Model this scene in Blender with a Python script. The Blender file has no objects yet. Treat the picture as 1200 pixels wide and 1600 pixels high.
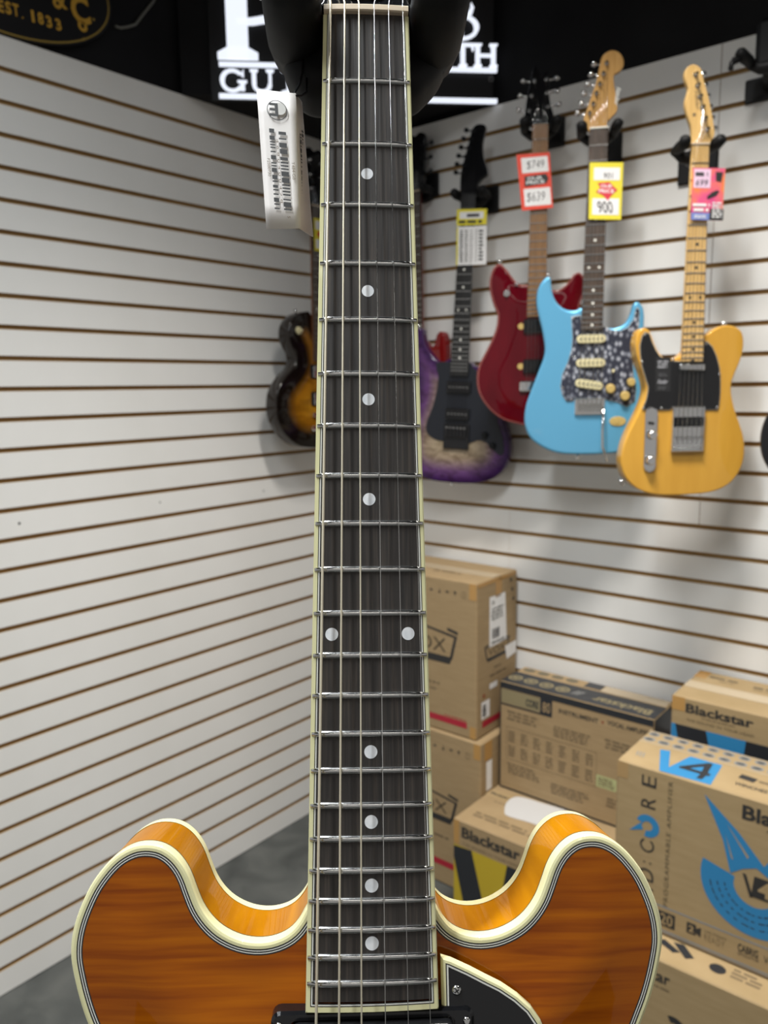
import bpy, bmesh, math, random
from mathutils import Matrix, Vector
from mathutils.geometry import delaunay_2d_cdt
random.seed(7)
scene = bpy.context.scene
COL = scene.collection

# ------------------------------------------------------------------ camera
CAM_H = 1.5032
cam_d = bpy.data.cameras.new('camera'); cam = bpy.data.objects.new('camera', cam_d); COL.objects.link(cam)
pit, rol = math.radians(8.95994), math.radians(-0.81676)
F = Vector((0, math.cos(pit), -math.sin(pit))); U0 = Vector((0, math.sin(pit), math.cos(pit))); R0 = Vector((1, 0, 0))
Rv = R0*math.cos(rol) + U0*math.sin(rol); Uv = U0*math.cos(rol) - R0*math.sin(rol)
cam.matrix_world = Matrix(((Rv.x, Uv.x, -F.x, 0), (Rv.y, Uv.y, -F.y, 0), (Rv.z, Uv.z, -F.z, CAM_H), (0, 0, 0, 1)))
cam_d.sensor_fit = 'HORIZONTAL'; cam_d.sensor_width = 36.0; cam_d.lens = 36.0*1234.87/1200.0
cam_d.clip_start = 0.01; cam_d.clip_end = 50
cam_d.dof.use_dof = True; cam_d.dof.focus_distance = 0.37; cam_d.dof.aperture_fstop = 19.0
scene.camera = cam

# ------------------------------------------------------------------ world, lights, exposure
world = bpy.data.worlds.new('world'); scene.world = world; world.use_nodes = True
bgn = world.node_tree.nodes['Background']; bgn.inputs[0].default_value = (1.0, 0.97, 0.93, 1); bgn.inputs[1].default_value = 0.33
vs = scene.view_settings; vs.view_transform = 'Standard'; vs.look = 'None'; vs.exposure = 0.12; vs.gamma = 1.0
vs.use_curve_mapping = False
CEIL = 3.05
# (x, y, length, width, rotation about z, watts, spread in degrees)
LIGHTS = [(0.26, 1.22, 0.50, 0.14, -0.691, 26.0, 99, (1.0, 0.96, 0.90)),
          (1.30, 0.40, 0.90, 0.14, -0.691, 3.5, 120, (1.0, 0.95, 0.88)),
          (-0.62, 0.20, 1.20, 0.20, 0.88, 37.0, 146, (0.90, 0.96, 1.0)),
          (0.20, -1.60, 1.20, 0.20, -0.691, 2.0, 130, (1.0, 0.97, 0.93))]  # weak front fill added behind the camera, not a known fixture

# ------------------------------------------------------------------ room frame
CORNER = Vector((-0.1452, 2.7927, 0)); dR = Vector((0.7706, -0.6373, 0)); dL = Vector((-0.6373, -0.7706, 0))
nR = Vector((0.6373, 0.7706, 0)); nL = Vector((-0.7706, 0.6373, 0)); UP = Vector((0, 0, 1))
TOP, SP, RTOP = 2.3039, 0.072009, 2.2901
def onRw(a, o, z): return CORNER + dR*a - nR*o + UP*z
def onLw(a, o, z): return CORNER + dL*a - nL*o + UP*z
def frame(o, x, y, z): return Matrix(((x.x, y.x, z.x, o.x), (x.y, y.y, z.y, o.y), (x.z, y.z, z.z, o.z), (0, 0, 0, 1)))

# ------------------------------------------------------------------ materials
MATS = {}
def mat(name, col, rough=0.5, metal=0.0, coat=0.0, emit=None, spec=0.5, trans=0.0):
    if name in MATS: return MATS[name]
    m = bpy.data.materials.new(name); m.use_nodes = True; b = m.node_tree.nodes['Principled BSDF']
    b.inputs['Base Color'].default_value = (*col, 1); b.inputs['Roughness'].default_value = rough
    b.inputs['Metallic'].default_value = metal; b.inputs['Coat Weight'].default_value = coat; b.inputs['Coat Roughness'].default_value = 0.03
    b.inputs['Specular IOR Level'].default_value = 0.05 if coat > 0.3 else spec; b.inputs['Transmission Weight'].default_value = trans
    if emit: b.inputs['Emission Color'].default_value = (*emit[0], 1); b.inputs['Emission Strength'].default_value = emit[1]
    MATS[name] = m; return m
def noisy(name, cols, scale, rough=0.5, coat=0.0, metal=0.0, detail=4.0, dist=0.0, bump=0.0, pos=(0.3, 0.7), spec=0.5, kind='noise'):
    """colour varies by a stretched 3-D noise in object space"""
    m = mat(name, cols[0], rough, metal, coat, spec=spec); nt = m.node_tree; N, L = nt.nodes, nt.links; b = N['Principled BSDF']
    tc = N.new('ShaderNodeTexCoord'); mp = N.new('ShaderNodeMapping'); mp.inputs['Scale'].default_value = scale
    L.new(tc.outputs['Object'], mp.inputs['Vector'])
    if kind == 'voronoi':
        tx = N.new('ShaderNodeTexVoronoi'); tx.inputs['Scale'].default_value = 1.0; out = tx.outputs['Distance']
        nz = N.new('ShaderNodeTexNoise'); nz.inputs['Scale'].default_value = 1.4; nz.inputs['Detail'].default_value = 3
        va = N.new('ShaderNodeMixRGB'); va.inputs[0].default_value = 0.35
        L.new(mp.outputs[0], nz.inputs['Vector']); L.new(mp.outputs[0], va.inputs[1]); L.new(nz.outputs['Color'], va.inputs[2]); L.new(va.outputs[0], tx.inputs['Vector'])
        mp2 = nz
    else:
        tx = N.new('ShaderNodeTexNoise'); tx.inputs['Scale'].default_value = 1.0; tx.inputs['Detail'].default_value = detail
        tx.inputs['Distortion'].default_value = dist; out = tx.outputs['Fac']; L.new(mp.outputs[0], tx.inputs['Vector'])
    rp = N.new('ShaderNodeValToRGB'); e = rp.color_ramp.elements
    for i, c in enumerate(cols):
        p = pos[0] + (pos[1]-pos[0])*i/max(1, len(cols)-1)
        if i < 2: e[i].position = p
        else: e.new(p)
        e[i].color = (*c, 1)
    L.new(out, rp.inputs[0]); L.new(rp.outputs[0], b.inputs['Base Color'])
    if bump:
        bp = N.new('ShaderNodeBump'); bp.inputs['Strength'].default_value = bump; bp.inputs['Distance'].default_value = 0.0005
        L.new(out, bp.inputs['Height']); L.new(bp.outputs[0], b.inputs['Normal'])
    return m
def burst(name, cols, pos, rough, coat, grain=None):
    """sunburst paint: colour runs with the stored distance from the rim"""
    m = mat(name, cols[0], rough, 0, coat); nt = m.node_tree; N, L = nt.nodes, nt.links; b = N['Principled BSDF']
    at = N.new('ShaderNodeAttribute'); at.attribute_name = 'edge'; rp = N.new('ShaderNodeValToRGB'); e = rp.color_ramp.elements
    for i, c in enumerate(cols):
        if i > 1: e.new(pos[i])
        e[i].position = pos[i]; e[i].color = (*c, 1)
    L.new(at.outputs['Fac'], rp.inputs[0])
    tc = N.new('ShaderNodeTexCoord'); mp = N.new('ShaderNodeMapping'); mp.inputs['Scale'].default_value = grain
    nz = N.new('ShaderNodeTexNoise'); nz.inputs['Scale'].default_value = 1; nz.inputs['Detail'].default_value = 4; nz.inputs['Distortion'].default_value = 0.8
    mx = N.new('ShaderNodeMixRGB'); mx.blend_type = 'MULTIPLY'; mx.inputs[0].default_value = 0.85
    r2 = N.new('ShaderNodeValToRGB'); r2.color_ramp.elements[0].position = 0.32; r2.color_ramp.elements[0].color = (0.45, 0.40, 0.36, 1); r2.color_ramp.elements[1].position = 0.62
    L.new(tc.outputs['Object'], mp.inputs[0]); L.new(mp.outputs[0], nz.inputs['Vector']); L.new(nz.outputs['Fac'], r2.inputs[0])
    L.new(rp.outputs[0], mx.inputs[1]); L.new(r2.outputs[0], mx.inputs[2]); L.new(mx.outputs[0], b.inputs['Base Color'])
    return m

SLAT = noisy('white_laminate', [(0.74, 0.73, 0.70), (0.80, 0.79, 0.765)], (3, 3, 3), 0.38)
MDF = noisy('brown_fibreboard', [(0.34, 0.205, 0.075), (0.42, 0.265, 0.105)], (8, 8, 60), 0.85)
BLACKW = noisy('black_paint', [(0.006, 0.006, 0.007), (0.011, 0.011, 0.012)], (4, 4, 4), 0.7, spec=0.15)
CONC = noisy('dark_concrete', [(0.042, 0.045, 0.043), (0.070, 0.074, 0.070), (0.100, 0.103, 0.096)], (7, 7, 7), 0.42, detail=7, dist=0.7)
CARD = noisy('corrugated_card', [(0.290, 0.200, 0.100), (0.330, 0.232, 0.120)], (14, 14, 90), 0.8)
CARD2 = noisy('pale_card', [(0.305, 0.215, 0.103), (0.345, 0.247, 0.125)], (14, 14, 90), 0.8)
TAPE = mat('parcel_tape', (0.42, 0.235, 0.075), 0.25)
CLEAR = mat('clear_tape', (0.46, 0.37, 0.245), 0.12)
INK = mat('black_ink', (0.022, 0.021, 0.020), 0.6)
INK2 = mat('faded_ink', (0.15, 0.105, 0.055), 0.7)
REDI = mat('red_ink', (0.36, 0.012, 0.028), 0.6)
BLUEI = mat('blue_ink', (0.022, 0.19, 0.40), 0.55)
YELI = mat('yellow_ink', (0.46, 0.33, 0.02), 0.55)
GREENI = mat('green_label', (0.40, 0.42, 0.20), 0.6)
GREYI = mat('grey_ink', (0.20, 0.20, 0.19), 0.6)
WHITEP = noisy('white_paper', [(0.74, 0.73, 0.72), (0.80, 0.79, 0.78)], (40, 40, 40), 0.6)
PAPER = noisy('tag_paper', [(0.78, 0.73, 0.69), (0.83, 0.78, 0.74)], (60, 60, 60), 0.55)
STEEL = mat('nickel_silver', (0.62, 0.62, 0.61), 0.16, 1.0)
CHROME = mat('chrome', (0.75, 0.75, 0.75), 0.10, 1.0)
DKMETAL = mat('black_nickel', (0.03, 0.03, 0.032), 0.18, 0.6)
BRASS = mat('wound_bronze', (0.95, 0.87, 0.68), 0.42, 0.75)
GOLDM = mat('gold_paint', (0.55, 0.31, 0.035), 0.45)
GOLDL = mat('gold_line', (0.30, 0.20, 0.035), 0.5)
CREAM = mat('cream_binding', (0.74, 0.70, 0.40), 0.30, 0, 0.6)
IVORY = mat('ivory_nut', (0.62, 0.50, 0.36), 0.4)
BLKP = mat('black_plastic', (0.008, 0.008, 0.009), 0.12)
BLKM = mat('matte_black', (0.007, 0.007, 0.0075), 0.5, spec=0.3)
FOAM = mat('black_foam', (0.006, 0.006, 0.0065), 0.6, spec=0.25)
WHTP = mat('white_plastic', (0.78, 0.77, 0.70), 0.35)
GLOSSK = mat('gloss_black', (0.006, 0.006, 0.007), 0.25, 0, 1.0)
CREAMP = mat('cream_plastic', (0.62, 0.56, 0.33), 0.35)
KNOBY = mat('aged_knob', (0.50, 0.36, 0.12), 0.35)
PEARL = noisy('pearl', [(0.68, 0.70, 0.72), (0.90, 0.90, 0.90)], (260, 180, 200), 0.22, 0.4)
ROSE = noisy('rosewood', [(0.014, 0.012, 0.011), (0.034, 0.028, 0.024), (0.075, 0.058, 0.045)], (620, 20, 60), 0.50, detail=6, dist=0.25, bump=0.25, pos=(0.25, 0.80))
ROSE2 = noisy('dark_rosewood', [(0.035, 0.024, 0.018), (0.085, 0.055, 0.038)], (300, 12, 60), 0.5, detail=4)
EBONY = noisy('ebony', [(0.010, 0.010, 0.010), (0.026, 0.025, 0.024)], (300, 12, 60), 0.4)
MAPLE = noisy('gloss_maple', [(0.56, 0.35, 0.125), (0.68, 0.45, 0.185)], (220, 14, 60), 0.35, 0.7)
MAPLE2 = noisy('headstock_maple', [(0.46, 0.255, 0.085), (0.56, 0.33, 0.12)], (160, 14, 60), 0.35, 0.5)
ROAST = noisy('roasted_maple', [(0.175, 0.085, 0.030), (0.25, 0.13, 0.05)], (160, 10, 60), 0.45)
MAHOG = noisy('neck_mahogany', [(0.16, 0.05, 0.015), (0.24, 0.085, 0.025)], (160, 10, 60), 0.4, 0.6)
AMBER = noisy('amber_maple_side', [(0.30, 0.105, 0.0), (0.46, 0.185, 0.0)], (60, 60, 9), 0.6, 0.45, dist=0.6, spec=0.1)
# flamed amber top: broad curl bands across, fine grain along
FLAME = noisy('flamed_maple_top', [(0.205, 0.037, 0.0), (0.310, 0.071, 0.0), (0.400, 0.104, 0.0)], (11, 210, 11), 0.6, 0.45, detail=3, dist=0.35, pos=(0.30, 0.70), spec=0.1)
def metallic_paint(name, col, flake=0.35):
    m = mat(name, col, 0.32, flake, 1.0); return m
SKYBLUE = metallic_paint('metallic_sky_blue', (0.13, 0.42, 0.66), 0.35)
WINE = noisy('trans_wine_red', [(0.070, 0.0004, 0.004), (0.105, 0.0008, 0.006)], (14, 5, 14), 0.3, 0.8)
WINEB = mat('red_binding', (0.30, 0.10, 0.085), 0.4, 0, 0.5)
BUTTER = noisy('butterscotch', [(0.56, 0.285, 0.036), (0.63, 0.335, 0.048)], (30, 4, 30), 0.34, 0.9)
REDK = mat('cherry_red', (0.20, 0.006, 0.006), 0.3, 0, 1.0)
PEARLOID = noisy('black_pearloid', [(0.62, 0.64, 0.70), (0.22, 0.235, 0.28), (0.035, 0.038, 0.055)], (150, 100, 150), 0.25, 0.4, pos=(0.03, 0.52), kind='voronoi')
PURPLE = burst('purple_burst_top', [(0.040, 0.010, 0.075), (0.125, 0.050, 0.165), (0.31, 0.235, 0.165), (0.37, 0.30, 0.195)], [0.02, 0.22, 0.50, 0.85], 0.4, 0.6, (34, 60, 34))
PURPS = mat('purple_side', (0.045, 0.014, 0.075), 0.35, 0, 0.8)
SUNB = burst('tobacco_burst_top', [(0.006, 0.004, 0.003), (0.008, 0.004, 0.002), (0.33, 0.135, 0.008), (0.46, 0.215, 0.015)], [0.0, 0.26, 0.52, 0.9], 0.3, 1.0, (14, 26, 14))
LIT = mat('lit_acrylic', (0.08, 0.08, 0.08), 0.4, emit=((0.84, 0.89, 1.0), 0.98))
LAMP = mat('lamp_diffuser', (0.9, 0.9, 0.9), 0.5, emit=((1.0, 0.95, 0.88), 3.0))
HOUSE = mat('lamp_housing', (0.5, 0.5, 0.5), 0.4)
ORANGE = mat('tag_orange', (0.72, 0.055, 0.025), 0.5)
YELLOW = mat('tag_yellow', (0.72, 0.62, 0.03), 0.5)
TAGRED = mat('tag_red', (0.62, 0.03, 0.05), 0.5)
PINKT = noisy('tag_pink', [(0.50, 0.035, 0.23), (0.70, 0.10, 0.22), (0.80, 0.22, 0.06)], (18, 14, 18), 0.4, pos=(0.35, 0.65))
PINKW = mat('tag_pale_pink', (0.72, 0.52, 0.66), 0.5)
BLUET = mat('tag_blue', (0.16, 0.22, 0.50), 0.5)
CABLEG = mat('grey_cable', (0.16, 0.16, 0.14), 0.5)

# ------------------------------------------------------------------ mesh helpers
def link(name, me, m=None, parent=None, mx=None, smooth=False, mats=None):
    o = bpy.data.objects.new(name, me); COL.objects.link(o)
    if mats:
        for q in mats: me.materials.append(q)
    elif m and not me.materials: me.materials.append(m)
    if parent: o.parent = parent
    if mx is not None: o.matrix_local = mx
    if smooth: me.polygons.foreach_set('use_smooth', [True]*len(me.polygons))
    return o
def tag(o, label=None, cat=None, group=None, kind=None):
    if label: o['label'] = label
    if cat: o['category'] = cat
    if group: o['group'] = group
    if kind: o['kind'] = kind
    return o
def empty(name, mx, label=None, cat=None, group=None, kind=None):
    o = bpy.data.objects.new(name, None); COL.objects.link(o); o.empty_display_size = 0.05
    o.matrix_world = mx; return tag(o, label, cat, group, kind)
class MB:
    def __init__(s): s.v = []; s.f = []; s.mi = []; s.sm = []
    def add(s, vs, fs, mi=0, sm=False):
        n = len(s.v); s.v += [tuple(p) for p in vs]; s.f += [tuple(i+n for i in f) for f in fs]; s.mi += [mi]*len(fs); s.sm += [sm]*len(fs); return s
    def box(s, x0, x1, y0, y1, z0, z1, mi=0):
        return s.add([(x0, y0, z0), (x1, y0, z0), (x1, y1, z0), (x0, y1, z0), (x0, y0, z1), (x1, y0, z1), (x1, y1, z1), (x0, y1, z1)],
                     [(0, 3, 2, 1), (4, 5, 6, 7), (0, 1, 5, 4), (1, 2, 6, 5), (2, 3, 7, 6), (3, 0, 4, 7)], mi)
    def bbox(s, x0, x1, y0, y1, z0, z1, r=0.002, mi=0):
        """box with chamfered edges"""
        r = min(r, (x1-x0)*0.49, (y1-y0)*0.49, (z1-z0)*0.49)
        P = [(x0+r, y0+r), (x1-r, y0+r), (x1-r, y1-r), (x0+r, y1-r)]
        ring = lambda e, z: [(x0+r, y0+r-e, z), (x1-r, y0+r-e, z), (x1-r+e, y0+r, z), (x1-r+e, y1-r, z), (x1-r, y1-r+e, z), (x0+r, y1-r+e, z), (x0+r-e, y1-r, z), (x0+r-e, y0+r, z)]
        rings = [ring(0.0, z0), ring(r, z0+r), ring(r, z1-r), ring(0.0, z1)]
        return s.loft(rings, mi, True)
    def loft(s, rings, mi=0, caps=True, closed=True, sm=False, capmi=None):
        n = len(rings[0]); base = len(s.v); s.v += [tuple(p) for r in rings for p in r]
        m = n if closed else n-1
        for k in range(len(rings)-1):
            for i in range(m):
                a = base+k*n+i; b = base+k*n+(i+1) % n
                s.f.append((a, b, b+n, a+n)); s.mi.append(mi); s.sm.append(sm)
        if caps:
            c = mi if capmi is None else capmi
            s.f.append(tuple(base+i for i in reversed(range(n)))); s.mi.append(c); s.sm.append(False)
            e = base+(len(rings)-1)*n; s.f.append(tuple(e+i for i in range(n))); s.mi.append(c); s.sm.append(False)
        return s
    def tube(s, pts, r, seg=8, mi=0, caps=True, rads=None, sm=True):
        pts = [Vector(p) for p in pts]; rings = []; ref = None
        for i, p in enumerate(pts):
            t = (pts[min(i+1, len(pts)-1)] - pts[max(i-1, 0)]).normalized()
            if ref is None:
                ref = Vector((0, 0, 1)) if abs(t.z) < 0.9 else Vector((1, 0, 0))
            u = (ref - t*ref.dot(t)).normalized(); w = t.cross(u); ref = u
            rr = rads[i] if rads else r
            rings.append([p + u*(rr*math.cos(2*math.pi*k/seg)) + w*(rr*math.sin(2*math.pi*k/seg)) for k in range(seg)])
        return s.loft(rings, mi, caps, True, sm)
    def cyl(s, c, axis, r0, r1, h, seg=16, mi=0):
        a = Vector(axis).normalized(); c = Vector(c)
        return s.tube([c, c+a*h], r0, seg, mi, True, [r0, r1])
    def build(s, name, m=None, parent=None, mx=None, mats=None):
        me = bpy.data.meshes.new(name); me.from_pydata(s.v, [], s.f)
        o = link(name, me, m, parent, mx, False, mats)
        me.polygons.foreach_set('material_index', s.mi); me.polygons.foreach_set('use_smooth', s.sm); me.update()
        bm = bmesh.new(); bm.from_mesh(me); bmesh.ops.recalc_face_normals(bm, faces=bm.faces); bm.to_mesh(me); bm.free()
        return o
def catmull(P, n=5, closed=True):
    out = []; N = len(P); rng = N if closed else N-1
    for i in range(rng):
        g = (lambda k: P[k % N]) if closed else (lambda k: P[max(0, min(N-1, k))])
        p0, p1, p2, p3 = g(i-1), g(i), g(i+1), g(i+2)
        for k in range(n):
            t = k/n; t2, t3 = t*t, t*t*t
            out.append(tuple(0.5*(2*p1[j] + (p2[j]-p0[j])*t + (2*p0[j]-5*p1[j]+4*p2[j]-p3[j])*t2 + (3*p1[j]-p0[j]-3*p2[j]+p3[j])*t3) for j in (0, 1)))
    if not closed: out.append(tuple(P[-1]))
    return out
def area2(P): return sum(P[i][0]*P[(i+1) % len(P)][1] - P[(i+1) % len(P)][0]*P[i][1] for i in range(len(P)))
def ccw(P): return P if area2(P) > 0 else list(reversed(P))
def inset(P, d):
    """offset a counter-clockwise outline inward by d"""
    n = len(P); out = []
    for i in range(n):
        a, b, c = P[i-1], P[i], P[(i+1) % n]
        e1 = Vector((b[0]-a[0], b[1]-a[1])); e2 = Vector((c[0]-b[0], c[1]-b[1]))
        if e1.length < 1e-9 or e2.length < 1e-9: out.append(b); continue
        e1.normalize(); e2.normalize(); m = e1+e2
        if m.length < 1e-6: out.append(b); continue
        m.normalize(); k = d/max(0.55, m.dot(e1)); out.append((b[0]-m.y*k, b[1]+m.x*k))
    return out
def mm(P): return [(x/1000.0, y/1000.0) for x, y in P]
def slab(mb, P, z0, z1, r=0.0, seg=3, mi=0, capmi=None, sm=True):
    P = ccw(P); rings = []
    if r <= 0: rings = [[(x, y, z0) for x, y in P], [(x, y, z1) for x, y in P]]
    else:
        for k in range(seg+1):
            a = math.pi/2*k/seg; q = inset(P, r*(1-math.sin(a))); rings.append([(x, y, z0+r*(1-math.cos(a))) for x, y in q])
        for k in range(seg+1):
            a = math.pi/2*k/seg; q = inset(P, r*(1-math.cos(a))); rings.append([(x, y, z1-r*(1-math.sin(a))) for x, y in q])
    return mb.loft(rings, mi, True, True, sm, capmi)
def ring_strip(mb, A, B, zA, zB, mi=0, sm=False):
    n = len(A); return mb.add([(x, y, zA(x, y) if callable(zA) else zA) for x, y in A] + [(x, y, zB(x, y) if callable(zB) else zB) for x, y in B],
                              [(i, (i+1) % n, n+(i+1) % n, n+i) for i in range(n)], mi, sm)
def seg_dist(p, P):
    best = 1e9; n = len(P); x, y = p
    for i in range(n):
        ax, ay = P[i]; bx, by = P[(i+1) % n]; dx, dy = bx-ax, by-ay; q = dx*dx+dy*dy
        t = 0 if q == 0 else max(0, min(1, ((x-ax)*dx+(y-ay)*dy)/q)); ex, ey = ax+t*dx-x, ay+t*dy-y
        d = ex*ex+ey*ey
        if d < best: best = d
    return math.sqrt(best)
def inside(p, P):
    x, y = p; c = False; n = len(P); j = n-1
    for i in range(n):
        if (P[i][1] > y) != (P[j][1] > y) and x < (P[j][0]-P[i][0])*(y-P[i][1])/(P[j][1]-P[i][1])+P[i][0]: c = not c
        j = i
    return c
def plate_top(name, P, zf, m, parent, arch=0.0, reach=0.06, step=0.010, norm=0.14):
    """filled, gently arched top plate; stores the distance from the rim for sunburst paints"""
    P = ccw(P); xs = [p[0] for p in P]; ys = [p[1] for p in P]; pts = [Vector(p) for p in P]; n = len(P)
    y = min(ys)+step/2; row = 0
    while y < max(ys):
        x = min(xs)+step*(0.5 if row % 2 else 1.0)
        while x < max(xs):
            if inside((x, y), P) and seg_dist((x, y), P) > step*0.5: pts.append(Vector((x, y)))
            x += step
        y += step*0.87; row += 1
    r = delaunay_2d_cdt(pts, [(i, (i+1) % n) for i in range(n)], [], 1, 1e-6)
    V, Fc = r[0], r[2]; d = [seg_dist((v.x, v.y), P) for v in V]
    def h(t): t = min(1.0, t/reach); return arch*(t*t*(3-2*t))
    me = bpy.data.meshes.new(name); me.from_pydata([(v.x, v.y, zf(v.x, v.y)+h(q)) for v, q in zip(V, d)], [], [tuple(f) for f in Fc])
    at = me.attributes.new('edge', 'FLOAT', 'POINT'); at.data.foreach_set('value', [min(1.0, q/norm) for q in d])
    o = link(name, me, m, parent, None, True)
    bm = bmesh.new(); bm.from_mesh(me); bmesh.ops.recalc_face_normals(bm, faces=bm.faces)
    if bm.faces and sum(f.normal.z for f in bm.faces) < 0: bmesh.ops.reverse_faces(bm, faces=bm.faces)
    bm.to_mesh(me); bm.free(); return o

# flat print: a Face maps (u, v) to a plane just proud of a surface
class Face:
    def __init__(s, parent, o, u, v): s.p = parent; s.o = Vector(o); s.u = Vector(u); s.v = Vector(v); s.n = s.u.cross(s.v).normalized()
    def at(s, u, v, e=0.0004): return s.o + s.u*u + s.v*v + s.n*e
def poly(F_, name, pts, m, e=0.0004):
    me = bpy.data.meshes.new(name); me.from_pydata([F_.at(u, v, e) for u, v in pts], [], [tuple(range(len(pts)))])
    return link(name, me, m, F_.p)
def polys(F_, name, lst, m, e=0.0004):
    mb = MB()
    for pts in lst: mb.add([F_.at(u, v, e) for u, v in pts], [tuple(range(len(pts)))])
    me = bpy.data.meshes.new(name); me.from_pydata(mb.v, [], mb.f); return link(name, me, m, F_.p)
def rect(u0, v0, u1, v1): return [(u0, v0), (u1, v0), (u1, v1), (u0, v1)]
def oval(u, v, a, b, n=24): return [(u+a*math.cos(2*math.pi*k/n), v+b*math.sin(2*math.pi*k/n)) for k in range(n)]
_TXT = {}
def glyphs(s, bold=0.0, space=1.0):
    k = (s, bold, space)
    if k not in _TXT:
        c = bpy.data.curves.new('t', 'FONT'); c.body = s; c.size = 1.0; c.offset = bold; c.space_character = space; c.resolution_u = 3; c.fill_mode = 'BOTH'
        o = bpy.data.objects.new('t', c); COL.objects.link(o); bpy.context.view_layer.update()
        me = bpy.data.meshes.new_from_object(o.evaluated_get(bpy.context.evaluated_depsgraph_get()))
        V = [(v.co.x, v.co.y) for v in me.vertices]; Fc = [tuple(p.vertices) for p in me.polygons]
        bpy.data.objects.remove(o); bpy.data.curves.remove(c); bpy.data.meshes.remove(me)
        x0 = min(v[0] for v in V); x1 = max(v[0] for v in V); y0 = min(v[1] for v in V); y1 = max(v[1] for v in V)
        _TXT[k] = ([((x-x0)/(x1-x0), (y-y0)/(y1-y0)) for x, y in V], Fc)
    return _TXT[k]
def text(F_, name, s, u0, v0, w, h, m, rot=0, bold=0.0, e=0.0005, space=1.0, shear=0.0, depth=0.0):
    """lettering fitted into the w x h box whose lower left corner is (u0, v0), turned by rot about that corner"""
    V, Fc = glyphs(s, bold, space); c, q = math.cos(rot), math.sin(rot)
    pts = [((x*w+shear*y*h), y*h) for x, y in V]
    pts = [(u0+x*c-y*q, v0+x*q+y*c) for x, y in pts]
    me = bpy.data.meshes.new(name); me.from_pydata([F_.at(u, v, e) for u, v in pts], [], Fc)
    return link(name, me, m, F_.p)
def scribble(F_, name, u0, v0, w, h, rows, m, e=0.0005, seed=1):
    """rows of small print too small to read"""
    rd = random.Random(seed); L_ = []
    for r in range(rows):
        y = v0+h*(rows-1-r+0.2)/rows; u = u0+rd.random()*w*0.06; end = u0+w*(0.82+0.18*rd.random())
        while u < end:
            q = min(end-u, h/rows*(0.8+2.2*rd.random())); L_.append(rect(u, y, u+q, y+h/rows*0.55)); u += q+h/rows*0.45
    return polys(F_, name, L_, m, e)
def barcode(F_, name, u0, v0, u1, v1, along, m, e=0.0005, seed=1, fill=0.5, unit=0.0006):
    rd = random.Random(seed); L_ = []; t = 0.0; T = (v1-v0) if along == 'v' else (u1-u0)
    while t < T:
        q = unit*rd.choice([1, 1, 2, 3]); g = unit*rd.choice([1, 1, 2])
        if t+q > T: break
        L_.append(rect(u0, v0+t, u1, v0+t+q) if along == 'v' else rect(u0+t, v0, u0+t+q, v1)); t += q+g
    return polys(F_, name, L_, m, e)

# ================================================================== THE ROOM
mb = MB(); mb.box(-4, 4, -3.2, 4, -0.05, 0.0)
tag(mb.build('floor', CONC), 'mottled dark grey concrete floor', kind='structure')
mb = MB(); mb.box(-4, 4, -3.2, 4, CEIL, CEIL+0.05)
tag(mb.build('ceiling', BLACKW), 'black ceiling', kind='structure')
GAP = 0.0105
def slat_mesh(w, h):
    """one board between two grooves: white face, brown fibreboard lips; x along, y up, z out of the wall"""
    m = MB(); g = 0.0016
    prof = [(0.0006, 0.0), (0.0, -0.0008), (g, -0.0075), (g, -0.0095), (h-g, -0.0095), (h-g, -0.0075), (h, -0.0008), (h-0.0006, 0.0)]
    m.add([(0, y, z) for y, z in prof] + [(w, y, z) for y, z in prof], [(i, (i+1) % 8, 8+(i+1) % 8, 8+i) for i in range(8)] + [tuple(range(8)), tuple(reversed(range(8, 16)))])
    m.mi = [1, 1, 1, 1, 1, 1, 1, 0, 1, 1]
    me = bpy.data.meshes.new('slat'); me.from_pydata(m.v, [], m.f); me.materials.append(SLAT); me.materials.append(MDF)
    me.polygons.foreach_set('material_index', m.mi)
    bm = bmesh.new(); bm.from_mesh(me); bmesh.ops.recalc_face_normals(bm, faces=bm.faces); bm.to_mesh(me); bm.free()
    return me
def slatwall(name, mx, spans, top, length, label):
    mb = MB(); mb.box(0, length, 0, top, -0.024, -0.0090)
    w = mb.build(name, MDF, None, mx); tag(w, label, kind='structure')
    cache = {}
    for k in range(32):
        z1 = top - k*SP - (0 if k == 0 else GAP/2); z0 = top - (k+1)*SP + (GAP/2 if k < 31 else -0.0)
        z0 = max(0.0015, z0)
        for (a0, a1) in spans(k):
            key = (round(a1-a0, 4), round(z1-z0, 4))
            if key not in cache: cache[key] = slat_mesh(a1-a0, z1-z0)
            link('slat', cache[key], None, w, Matrix.Translation((a0, z0, 0)))
    return w
# left wall: its x runs towards the corner
LLEN = 3.4
wl = slatwall('wall_left', frame(onLw(LLEN, 0, 0), -dL, UP, -nL), lambda k: [(0, LLEN)], TOP, LLEN, 'white slatted display wall with brown grooves, left of the corner')
RLEN = 3.2; S1, S2 = 1.240, 0.681
wr = slatwall('wall_right', frame(onRw(0, 0, 0), dR, UP, -nR), lambda k: [(0, S1-0.0008), (S1+0.0008, RLEN)] if k < 16 else [(0, S2-0.0003), (S2+0.0003, RLEN)], RTOP, RLEN, 'white slatted display wall with brown grooves, right of the corner')
fl = Face(wl, (0, 0, 0), (1, 0, 0), (0, 1, 0)); fr_ = Face(wr, (0, 0, 0), (1, 0, 0), (0, 1, 0))
def hole(F_, u, v, r): poly(F_, 'nail_hole', oval(u, v, r, r, 10), INK, 0.0003)
for (a, z, r) in ((1.164, 1.189, 0.0035), (0.762, 1.192, 0.0025), (0.374, 1.182, 0.0025)): hole(fl, LLEN-a, z, r)
hole(fr_, 1.267, 2.249, 0.0045)
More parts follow.
